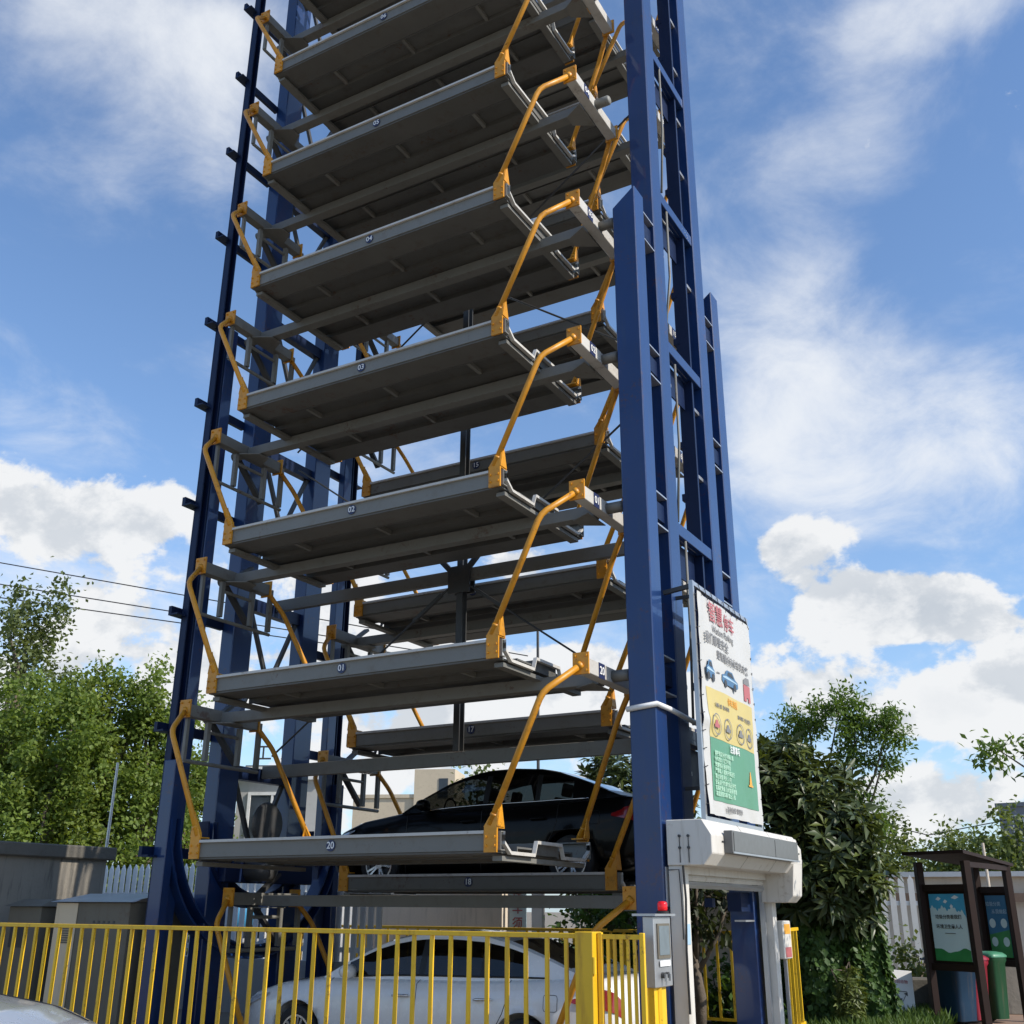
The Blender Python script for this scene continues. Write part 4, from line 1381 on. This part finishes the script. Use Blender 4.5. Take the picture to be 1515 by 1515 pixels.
def rdir(n):
    v = RNG.normal(size=(n, 3))
    return v / np.linalg.norm(v, axis=1, keepdims=True)


def cloud(clumps, per, sub, spread):
    """leaf positions: clumps (x,y,z,rx,ry,rz) -> sub clusters near the clump surface -> gaussian leaves"""
    pts = []
    for (x, y, z, rx, ry, rz) in clumps:
        k = max(3, int(sub * rx * rz))
        d = rdir(k)
        rad = RNG.uniform(.35, 1.0, (k, 1)) ** .6
        sc = np.array([x, y, z]) + d * rad * np.array([rx, ry, rz])
        m_ = RNG.integers(int(per * .5), int(per * 1.5), k)
        for c_, q in zip(sc, m_):
            pts.append(c_ + RNG.normal(size=(q, 3)) * spread * RNG.uniform(.6, 1.3))
    return np.concatenate(pts)


def limbs(t, base, top, clumps, r, material='bark', n=8):
    mb = MB()
    b, tp = Vector(base), Vector(top)
    mid = b.lerp(tp, .5) + Vector((random.uniform(-.15, .15), random.uniform(-.15, .15), 0))
    mb.tube([b, mid, tp], [r, r * .8, r * .6], 10)
    for c_ in random.sample(clumps, min(n, len(clumps))):
        e = Vector(c_[:3])
        st = b.lerp(tp, random.uniform(.55, 1.0))
        m2 = st.lerp(e, .5) + Vector((random.uniform(-.2, .2), random.uniform(-.2, .2), random.uniform(0, .3)))
        mb.tube([st, m2, e], [r * .45, r * .3, r * .1], 6)
    return mb.build('trunk', material, t, smooth=True)


def tree(name, label, pos, height, width, leafm, leaf=.2, per=46, sub=9, spread=.3, r=.18, base_h=.3, nclump=9, group=None, seed=1, top=None, cat='tree', aspect=.72, clumps=None):
    global RNG
    RNG = np.random.default_rng(seed)
    random.seed(seed)
    t = thing(name, label, cat, pos, 0, group)
    cl = []
    for i in range(nclump):
        f = (i + .5) / nclump
        z = height * (base_h + (1 - base_h) * f * .92)
        ww = width * .5 * (math.sin(math.pi * min(1, .22 + f * .72)) ** .8)
        a = RNG.uniform(0, 6.28)
        rr = ww * RNG.uniform(.15, .75)
        s = width * RNG.uniform(.17, .26)
        cl.append((rr * math.cos(a), rr * math.sin(a), z, s, s, s * RNG.uniform(.7, 1.0)))
        cl.append((-rr * math.cos(a + .6), rr * math.sin(a + 2.2), z - s * .5, s, s, s * .8))
    cl = clumps or cl
    p = cloud(cl, per, sub, spread)
    n = len(p)
    d = rdir(n) + np.array([0, 0, -.35])
    nn = rdir(n) * .8 + np.array([0, 0, 1.0])
    me = leaf_mesh('crown', p, d, nn, RNG.uniform(.7, 1.25, n) * leaf, RNG.uniform(.8, 1.2, n) * leaf * aspect, leafm)
    link('crown', me, t)
    limbs(t, (0, 0, 0), (random.uniform(-.3, .3), random.uniform(-.3, .3), height * .75), cl, r, n=10)
    return t


LT = 'leafy trees left of the tower'
lt = [(-30, 30, 7.3, 5.0, 'leaf_plane', 'leafy green tree cut by the left picture edge behind the concrete hut', 11),
      (52, 28.5, 6.8, 5.0, 'leaf_plane', 'rounded green tree above the roof of the concrete hut', 12),
      (125, 29, 7.7, 4.2, 'leaf_plane_light', 'pointed green tree behind the thin grey pole', 13),
      (200, 29, 7.6, 4.4, 'leaf_plane', 'bright green tree right beside the blue tower on its left', 14),
      (262, 31, 6.1, 3.8, 'leaf_plane_light', 'green tree half hidden behind the left tower posts', 15)]
for u, d, h, w, lm, lab, sd_ in lt:
    tree('plane_tree', lab, survey(u, d, GZ), h, w, lm, .125, 120, 8, .20, .2, .10, 13, LT, sd_)
tree('plane_tree', 'tall darker tree with sparse boughs rising above the others at the left edge', survey(-28, 36, GZ), 11.6, 3.8, 'leaf_plane_dark', .17, 50, 9, .26, .25, .42, 11, LT, 21)
tree('plane_tree', 'thin darker tree top showing between the left edge and the pointed tree', survey(66, 36, GZ), 9.0, 2.8, 'leaf_plane_dark', .17, 52, 10, .26, .2, .5, 8, LT, 22)
# far bushes and trees on the right
RT = 'small trees beyond the bin shelter'
for u, d, h, w, lab, sd_ in ((1322, 34, 4.0, 4.0, 'small pale tree left of the bin shelter roof', 31), (1395, 36, 3.7, 4.2, 'small bushy tree right behind the bin shelter', 32), (1455, 33, 3.8, 4.2, 'small spreading tree behind the pale post', 33), (1530, 31, 3.8, 4.4, 'bushy tree cut by the right picture edge', 34)):
    tree('small_tree', lab, survey(u, d, GZ), h, w, 'leaf_far', .15, 52, 12, .22, .12, .22, 8, RT, sd_)
tree('small_tree', 'far small tree whose top shows over the beige stair tower', survey(705, 42, GZ), 7.4, 3.2, 'leaf_plane_dark', .22, 16, 6, .3, .12, .5, 7, None, 35)
tree('small_tree', 'low trees far behind the picket fence and tower foot', survey(330, 38, GZ), 4.2, 7, 'leaf_far', .22, 30, 9, .3, .15, .1, 8, None, 36)


def rosette_tree(name, label, pos, clumps, nros, leaf, mat_old, mat_new, seed, trunk_top, r=.12, per=11, cat='tree'):
    """evergreen with long leaves set in whorls at the twig ends"""
    rg = np.random.default_rng(seed)
    random.seed(seed)
    t = thing(name, label, cat, pos)
    allc = {0: [[], [], [], []], 1: [[], [], [], []]}
    tot = sum(c_[3] * c_[5] for c_ in clumps)
    for c_ in clumps:
        k = int(nros * c_[3] * c_[5] / tot)
        d = rg.normal(size=(k, 3))
        d /= np.linalg.norm(d, axis=1, keepdims=True)
        rad = rg.uniform(.45, 1.0, (k, 1)) ** .5
        cen = np.array(c_[:3]) + d * rad * np.array(c_[3:])
        ax = d * .6 + np.array([0, 0, .75]) + rg.normal(size=(k, 3)) * .3
        ax /= np.linalg.norm(ax, axis=1, keepdims=True)
        for c0, a in zip(cen, ax):
            e1 = np.cross(a, [.3, .9, .2])
            e1 /= np.linalg.norm(e1)
            e2 = np.cross(a, e1)
            m_ = rg.integers(per - 3, per + 4)
            ph = np.arange(m_) * 2.4 + rg.uniform(0, 6)
            tilt = rg.uniform(-.45, .75, m_)
            dd = (np.cos(ph)[:, None] * e1 + np.sin(ph)[:, None] * e2) * np.cos(tilt)[:, None] + a * np.sin(tilt)[:, None]
            new = 1 if (rg.random() < .30 and a[2] > .4) else 0
            L = leaf * rg.uniform(.65, 1.2, m_) * (.8 if new else 1)
            q = allc[new]
            q[0].append(np.repeat(c0[None], m_, 0) + dd * .02)
            q[1].append(dd)
            q[2].append(np.repeat(a[None], m_, 0) + rg.normal(size=(m_, 3)) * .15)
            q[3].append(L)
    for new, nm, mm in ((0, 'crown', mat_old), (1, 'young_leaves', mat_new)):
        q = allc[new]
        if q[0]:
            L = np.concatenate(q[3])
            me = leaf_mesh(nm, np.concatenate(q[0]), np.concatenate(q[1]), np.concatenate(q[2]), L, L * .30, mm, .10, 1, .22)
            link(nm, me, t)
    limbs(t, (0, 0, 0), trunk_top, list(clumps), r, n=12)
    return t


lq = survey(1192, 18.0, GZ)
rosette_tree('loquat_tree', 'dark evergreen tree with long leaves in whorls right of the banner', lq,
             [(-.45, 0, 3.6, .62, .8, .55), (.25, .1, 3.35, .75, .8, .6), (-.35, -.2, 2.85, .75, .8, .6), (.5, -.2, 2.75, .75, .7, .6), (-.6, .5, 2.3, .7, .7, .6), (.25, -.3, 2.1, .8, .7, .5), (-.6, .5, 4.0, .45, .6, .38), (-.15, .3, 4.05, .4, .5, .28), (-.3, .9, 1.7, .8, .5, .5), (.85, -.1, 2.15, .5, .6, .4), (.85, .0, 3.0, .32, .5, .35), (-.55, .3, 1.7, .55, .5, .45), (.5, .1, 1.65, .5, .4, .35)],
             1150, .29, 'leaf_loquat', 'leaf_loquat_new', 41, (.1, 0, 3.2), .10)
lq2 = survey(925, 21, GZ)
rosette_tree('loquat_tree', 'dark evergreen tree whose top shows behind the black car and tower post', lq2,
             [(0, 0, 4.0, .9, .8, .6), (-.3, 0, 3.0, .8, .8, .8), (.6, 0, 3.2, .9, .8, .8), (0, 0, 2.0, 1.2, .8, .8)], 420, .30, 'leaf_loquat', 'leaf_loquat_new', 42, (0, 0, 3.2), .10)
# tall feathery tree behind
fp = survey(1268, 20.5, GZ)
tree('feathery_tree', 'tall light tree with thin pale trunk and feathery sprays behind the dark evergreen', fp, 5.2, 2.9, 'leaf_feather', .105, 80, 120, .12, .07, .70, 8, None, 43, aspect=.42,
     clumps=[(-.55, 0, 5.05, .42, .4, .22), (.05, .1, 5.25, .45, .4, .22), (.55, 0, 4.95, .42, .4, .2), (.85, 0, 4.5, .35, .4, .18), (.3, 0, 4.75, .4, .4, .22), (-.9, 0, 4.7, .35, .4, .2), (.7, .1, 4.1, .28, .3, .16), (.2, 0, 4.3, .3, .3, .2), (.95, 0, 4.95, .25, .3, .14), (.35, 0, 3.6, .2, .3, .2), (.42, 0, 3.0, .15, .2, .2)])
fb = survey(1705, 14.5, GZ)
tree('feathery_tree', 'tree just beyond the right edge, one feathery bough reaching into the picture', fb, 4.6, 2.3, 'leaf_feather', .11, 56, 100, .09, .06, .58, 6, None, 44, aspect=.42,
     clumps=[(-1.3, -.2, 3.52, .28, .3, .06), (-1.0, -.15, 3.5, .28, .3, .08), (-.85, -.1, 3.2, .25, .3, .10), (-.7, -.1, 3.6, .3, .3, .10), (-.72, -.1, 2.98, .22, .3, .10), (.2, .2, 3.3, .5, .5, .25)])

# vines climbing a pair of stumps
def vine(name, label, u, d, h, w, seed, n=9000):
    rg = np.random.default_rng(seed)
    p = survey(u, d, GZ)
    t = thing(name, label, 'vine', p)
    z = rg.uniform(0, 1, n) ** .9
    a = rg.uniform(0, 6.283, n)
    strand = np.round(a / .35) * .35
    a = strand + rg.normal(size=n) * .10
    rad = w * .5 * (1.0 - .45 * z) * (.80 + .2 * np.sin(strand * 5 + z * 6)) * rg.uniform(.72, 1.06, n)
    c_ = np.stack([rad * np.cos(a), rad * np.sin(a), z * h], 1)
    out = np.stack([np.cos(a), np.sin(a), .35 + 0 * a], 1)
    d_ = out * .3 + np.array([0, 0, -1.0]) + rg.normal(size=(n, 3)) * .45
    L = rg.uniform(.065, .13, n)
    link('foliage', leaf_mesh('foliage', c_, d_, out + rg.normal(size=(n, 3)) * .35, L, L * .85, 'leaf_ivy'), t)
    MB().lathe([(w * .26, 0), (w * .24, h * .4), (w * .18, h * .8), (w * .06, h * .95)], (0, 0, 0), 'z', 12).build('stump', 'bark', t, smooth=True)
    return t


vine('climbing_vine', 'stump smothered in hanging green creeper left of the fallen sign', 1276, 18.2, 2.15, .80, 51)
vine('climbing_vine', 'taller dark creeper mass under the dark evergreen by the call box', 1207, 18.2, 2.6, 1.7, 52, 17000)
sh = survey(1243, 17.4, GZ)
rosette_tree('leafy_shrub', 'knee high shrub with reddish new leaves in front of the creeper', sh, [(0, 0, .3, .2, .22, .4), (.05, 0, .62, .17, .2, .3)], 110, .12, 'leaf_loquat_new', 'leaf_far', 53, (0, 0, .9), .03, cat='shrub')
tree('hedge_bush', 'dark bush behind the notice board and white car', (.25, 7.6, GZ), 2.0, 2.8, 'leaf_ivy', .12, 50, 26, .16, .05, .1, 7, None, 54, cat='bush')
tree('hedge_bush', 'green bush behind the railing seen through the doorway', (2.7, 6.5, GZ), 0.9, 1.3, 'leaf_ivy', .11, 44, 40, .14, .04, .1, 6, None, 55, cat='bush')
tree('hedge_bush', 'grey green weeds along the mossy wall by the picket fence', survey(1335, 21.2, GZ), 1.15, 1.5, 'leaf_far', .10, 26, 34, .14, .03, .1, 6, None, 56, cat='bush')

# fig tree behind the doorway: dark branches and broad drooping leaves
fg = thing('fig_tree', 'bare branched tree with broad dark leaves seen through the doorway', 'tree', (2.42, 5.35, GZ))
random.seed(61)
fr = np.random.default_rng(61)
br = MB()
br.tube([(0, 0, 0), (.02, .05, .5), (-.04, .0, 1.0)], [.085, .075, .06], 10)
ends = []
for a, l, z in ((.4, 1.0, .8), (2.1, .9, .95), (3.6, 1.1, .7), (5.2, .9, 1.0), (1.2, .7, 1.0), (4.4, .8, .9), (0, .4, 1.0)):
    p0 = Vector((-.02, .02, z))
    p1 = p0 + Vector((math.cos(a) * l * .35, math.sin(a) * l * .35, .55))
    p2 = p0 + Vector((math.cos(a) * l * .6, math.sin(a) * l * .6, 1.25 + random.uniform(-.2, .3)))
    br.tube([p0, p1, p2], [.045, .03, .014], 7)
    ends += [p1, p2]
    for k in range(3):
        q = p1.lerp(p2, random.random()) + Vector((random.uniform(-.35, .35), random.uniform(-.35, .35), random.uniform(-.1, .35)))
        br.tube([p1.lerp(p2, .4), q], [.018, .008], 5)
        ends.append(q)
br.build('trunk', 'bark', fg, smooth=True)
pts = np.concatenate([np.array(e) + fr.normal(size=(24, 3)) * .15 for e in ends])
n = len(pts)
L = fr.uniform(.12, .22, n)
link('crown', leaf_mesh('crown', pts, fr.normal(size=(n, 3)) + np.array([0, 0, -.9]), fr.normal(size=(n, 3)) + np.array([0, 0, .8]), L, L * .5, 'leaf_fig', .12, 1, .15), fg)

# grass and ground cover by the bins
sl_ = survey(1290, 19.5)
so = MB()
so.v = [(1.6, 5.2, GZ + .004), (4.85, 4.7, GZ + .004), (5.35, 8.2, GZ + .004), (5.1, 13.0, GZ + .004), (1.6, 13.0, GZ + .004)]
so.f = [(0, 1, 2, 3, 4)]
struct(so.build('soil', 'soil'))
gr_ = np.random.default_rng(71)
n = 15000
gx = gr_.uniform(2.9, 5.2, n)
gy = gr_.uniform(6.2, 11.5, n)
ok = (np.sin(gx * 3.1) + np.sin(gy * 2.3 + gx) + gr_.normal(size=n) * .8) > -1.0
gx, gy = gx[ok], gy[ok]
n = len(gx)
L = gr_.uniform(.08, .30, n)
gd = np.stack([gr_.normal(size=n) * .35, gr_.normal(size=n) * .35, np.ones(n)], 1)
go = link('grass', leaf_mesh('grass', np.stack([gx, gy, np.full(n, GZ)], 1), gd, gr_.normal(size=(n, 3)), L, L * .09 + .008, 'grass_blade', .1, 1, .25))
struct(go, 'stuff')
go['label'] = 'rough sunlit grass in front of the creeper and the fallen sign'
bp_ = MB()
bp_.v = [(5.38, 8.1, GZ + .004), (9.5, 7.2, GZ + .004), (9.5, 15.0, GZ + .004), (5.2, 15.0, GZ + .004)]
bp_.f = [(0, 1, 2, 3)]
struct(bp_.build('pavement', 'brown_paving'))

# ------------------------------------------------------------------ waste bin shelter
A, B = survey(1366, 19.0, GZ), survey(1437, 18.5, GZ)
C_, D_ = survey(1450, 20.9, GZ), survey(1497, 20.5, GZ)
sh_ = thing('bin_shelter', 'dark brown bin shelter with a flat roof and two green and blue posters', 'shelter', (0, 0, 0))
HS = 2.32
for p in (A, B, C_, D_):
    MB().beam(p, (p.x, p.y, HS), .11, .11, (.75, .62, 0)).build('shelter_post', 'shelter_brown', sh_, bevel=.006)
for p, q in ((A, B), (C_, D_)):
    p, q = Vector(p), Vector(q)
    d = (q - p).normalized()
    nrm = Vector((d.y, -d.x, 0))
    if nrm.dot(CAM - p) < 0:
        nrm = -nrm
    for z in (.78, 1.93):
        MB().beam((p.x + d.x * .056, p.y + d.y * .056, z), (q.x - d.x * .056, q.y - d.y * .056, z), .07, .10).build('cross_bar', 'shelter_brown', sh_)
    L_ = (q - p).length
    wmat = ('poster_sky', 'poster_pale', 'poster_green') if p == A else ('poster_teal', 'poster_teal', 'poster_green')

    def pt(s, z, o=.0):
        return (p.x + d.x * s + nrm.x * o, p.y + d.y * s + nrm.y * o, z)

    def panel(nm, s0, s1, z0, z1, o, mtl, par):
        b = MB().prism([pt(s0, z0, o), pt(s1, z0, o), pt(s1, z1, o), pt(s0, z1, o)], nrm * .01)
        return b.build(nm, mtl, par)
    panel('backing', .06, L_ - .06, .83, 1.88, -.02, 'shelter_brown', sh_)
    a0, a1 = .13, L_ - .10
    first_p = (p - A).length < .01
    if first_p:
        po = panel('poster', a0, a1, .87, 1.84, -.005, 'poster_pale', sh_)
        # sky band with ragged lower edge, and the grassy band
        top_ = [pt(a0, 1.84, .0065), pt(a1, 1.84, .0065)]
        edge = [pt(a1 + (a0 - a1) * i / 40, 1.63 + .03 * math.sin(i * .55) + .018 * math.sin(i * 1.7 + 1) - .16 * math.exp(-i / 4), .0065) for i in range(41)]
        b = MB(); b.v = [tuple(x) for x in top_ + edge]; b.f = [tuple(range(len(b.v)))]; b.build('poster_print', 'poster_sky', po)
        bot_ = [pt(a1, .87, .0065), pt(a0, .87, .0065)]
        edge = [pt(a0 + (a1 - a0) * i / 16, 1.02 + .03 * math.sin(i * .5 + 1) + .008 * math.sin(i * 5), .0065) for i in range(17)]
        b = MB(); b.v = [tuple(x) for x in bot_ + edge]; b.f = [tuple(range(len(b.v)))]; b.build('poster_print', 'poster_green', po)
        for (s_, z_, w_) in ((.30, 1.77, .05), (.42, 1.73, .04), (.60, 1.79, .07), (.52, 1.66, .03)):
            b = MB(); b.v = [pt(s_ - w_, z_ - .01, .008), pt(s_, z_ - .03, .008), pt(s_ + w_, z_ + .0, .008), pt(s_, z_ + .03, .008)]; b.f = [(0, 1, 2, 3)]; b.build('poster_print', 'print_white', po)
        rot = (R(90), 0, math.atan2(d.y, d.x))
        mid_ = (a0 + a1) / 2
        text('垃圾分类看我们', .066, 'print_dark', po, pt(mid_, 1.50, .012), rot)
        text('环境卫生靠人人', .066, 'print_dark', po, pt(mid_, 1.36, .012), rot)
        panel('rule', mid_ - .09, mid_ + .09, 1.262, 1.27, .004, 'print_dark', po)
    else:
        po = panel('poster', a0, a1, .87, 1.84, -.005, 'poster_teal', sh_)
        b = MB(); b.v = [pt(a0, .87, .0065), pt(a1, .87, .0065), pt(a1, 1.30, .0065), pt(a0, 1.22, .0065)]; b.f = [(0, 1, 2, 3)]; b.build('poster_print', 'poster_green', po)
        rot = (R(90), 0, math.atan2(d.y, d.x))
        text('垃圾分类', .075, 'print_lightblue', po, pt((a0 + a1) / 2 - .05, 1.70, .012), rot)
        text('从我做起', .075, 'print_lightblue', po, pt((a0 + a1) / 2 + .05, 1.58, .012), rot)
        for s_, z_ in ((a0 + .09, 1.40), (a1 - .09, 1.40), (a0 + .09, 1.11), (a1 - .09, 1.11)):
            b = MB(); b.v = [pt(s_ + .062 * math.cos(k * .3307), z_ + .075 * math.sin(k * .3307), .008) for k in range(19)]; b.f = [tuple(range(19))]; b.build('poster_print', 'poster_pale', po)
ctr = (A + B + C_ + D_) / 4
rv = [A + (A - ctr) * .30, B + (B - ctr) * .22, D_ + (D_ - ctr) * .22, C_ + (C_ - ctr) * .05]
rf = MB()
rf.prism([(v.x, v.y, HS + .002 + .10 * (1 if i in (0, 1) else -.2)) for i, v in enumerate(rv)], (0, 0, .05))
rf.build('shelter_roof', 'shelter_brown', sh_)
MB().beam((B.x, B.y, HS - .05), (D_.x, D_.y, HS - .05), .08, .08).build('roof_beam', 'shelter_brown', sh_)


def bin_(label, u, d, body, lid, rz, h=1.02, w=.56):
    t = thing('wheelie_bin', label, 'bin', survey(u, d, GZ), R(rz))
    b0, b1 = w * .38, w * .5
    rows = []
    for z, s in ((.06, b0), (.3, b0 * 1.08), (h - .14, b1 * .98), (h - .10, b1 * 1.08), (h - .05, b1 * 1.08)):
        ring_ = []
        for k in range(25):
            a = 2 * math.pi * k / 24
            x, y = math.cos(a), math.sin(a)
            f = 1 / max(abs(x), abs(y)) ** .75
            ring_.append((x * s * f, y * s * f * 1.1, z))
        rows.append(ring_)
    bb_ = MB().grid(rows)
    bb_.build('body', body, t, smooth=True)
    l_ = MB()
    rows = []
    for z, s in ((h - .05, b1 * 1.14), (h - .02, b1 * 1.14), (h + .02, b1 * .9), (h + .035, b1 * .5), (h + .04, .01)):
        rows.append([(math.cos(2 * math.pi * k / 24) * s / max(abs(math.cos(2 * math.pi * k / 24)), abs(math.sin(2 * math.pi * k / 24))) ** .75, math.sin(2 * math.pi * k / 24) * s * 1.1 / max(abs(math.cos(2 * math.pi * k / 24)), abs(math.sin(2 * math.pi * k / 24))) ** .75, z) for k in range(25)])
    l_.grid(rows).build('lid', lid, t, smooth=True)
    MB().tube([(-w * .5, w * .66, h - .04), (w * .5, w * .66, h - .04)], .018, 8).build('handle', lid, t)
    for s in (-1, 1):
        MB().lathe([(.09, -.025), (.1, 0), (.09, .025)], (s * w * .36, w * .5, .1), 'x', 16).build('wheel', 'tyre', t)
    return t


bin_('green wheelie bin with a pale green lid in front of the right poster', 1452, 20.2, 'bin_green', 'bin_lid', 60, 1.02, .36)
bin_('blue wheelie bin under the left poster', 1396, 19.6, 'bin_blue', 'bin_blue', 60, .98, .54)
bin_('dark red wheelie bin squeezed beside the blue one', 1421, 19.9, 'bin_red', 'bin_red', 60, .98, .42)
blk = tag(MB().box(-.45, .45, -.15, .15, 0, .95).build('concrete_slab', 'concrete', None, survey(1503, 22, GZ), bevel=.015, rot=(0, 0, R(20))), 'upright pale concrete slab behind the green bin', 'slab')
fs = thing('fallen_sign', 'small leaning white board with a recycling triangle beside the bin shelter', 'sign', survey(1319, 19.6, GZ), R(28))
fs.rotation_euler = (R(-14), R(4), R(26))
box('board', (-.20, .20, -.015, .015, .1, .78), 'print_white', fs, bevel=.004)
for k in range(3):
    a = R(90 + 120 * k + 180)
    c0 = Vector((.11 * math.cos(a), -.019, .40 + .11 * math.sin(a)))
    c1 = Vector((.11 * math.cos(a + R(120)), -.019, .40 + .11 * math.sin(a + R(120))))
    MB().beam(c0.lerp(c1, .06), c0.lerp(c1, .74), .006, .026, (0, 1, 0)).build('arrow', 'print_dark', fs)
    dv = (c1 - c0).normalized()
    pv = Vector((-dv.z, 0, dv.x))
    e = c0.lerp(c1, .70)
    MB().prism([e + pv * .035, e - pv * .035, e + dv * .055], (0, -.004, 0)).build('arrow', 'print_dark', fs)
text('可回收物', .06, 'print_red', fs, (0, -.020, .60), FACE_NEAR)
cbk = tag(MB().box(-.42, .30, -.18, .18, 0, .62).build('stone_block', 'concrete_dark', None, survey(1335, 20.4, GZ), bevel=.03, rot=(0, 0, R(24))), 'dark mossy stone block behind the fallen recycling sign', 'block')
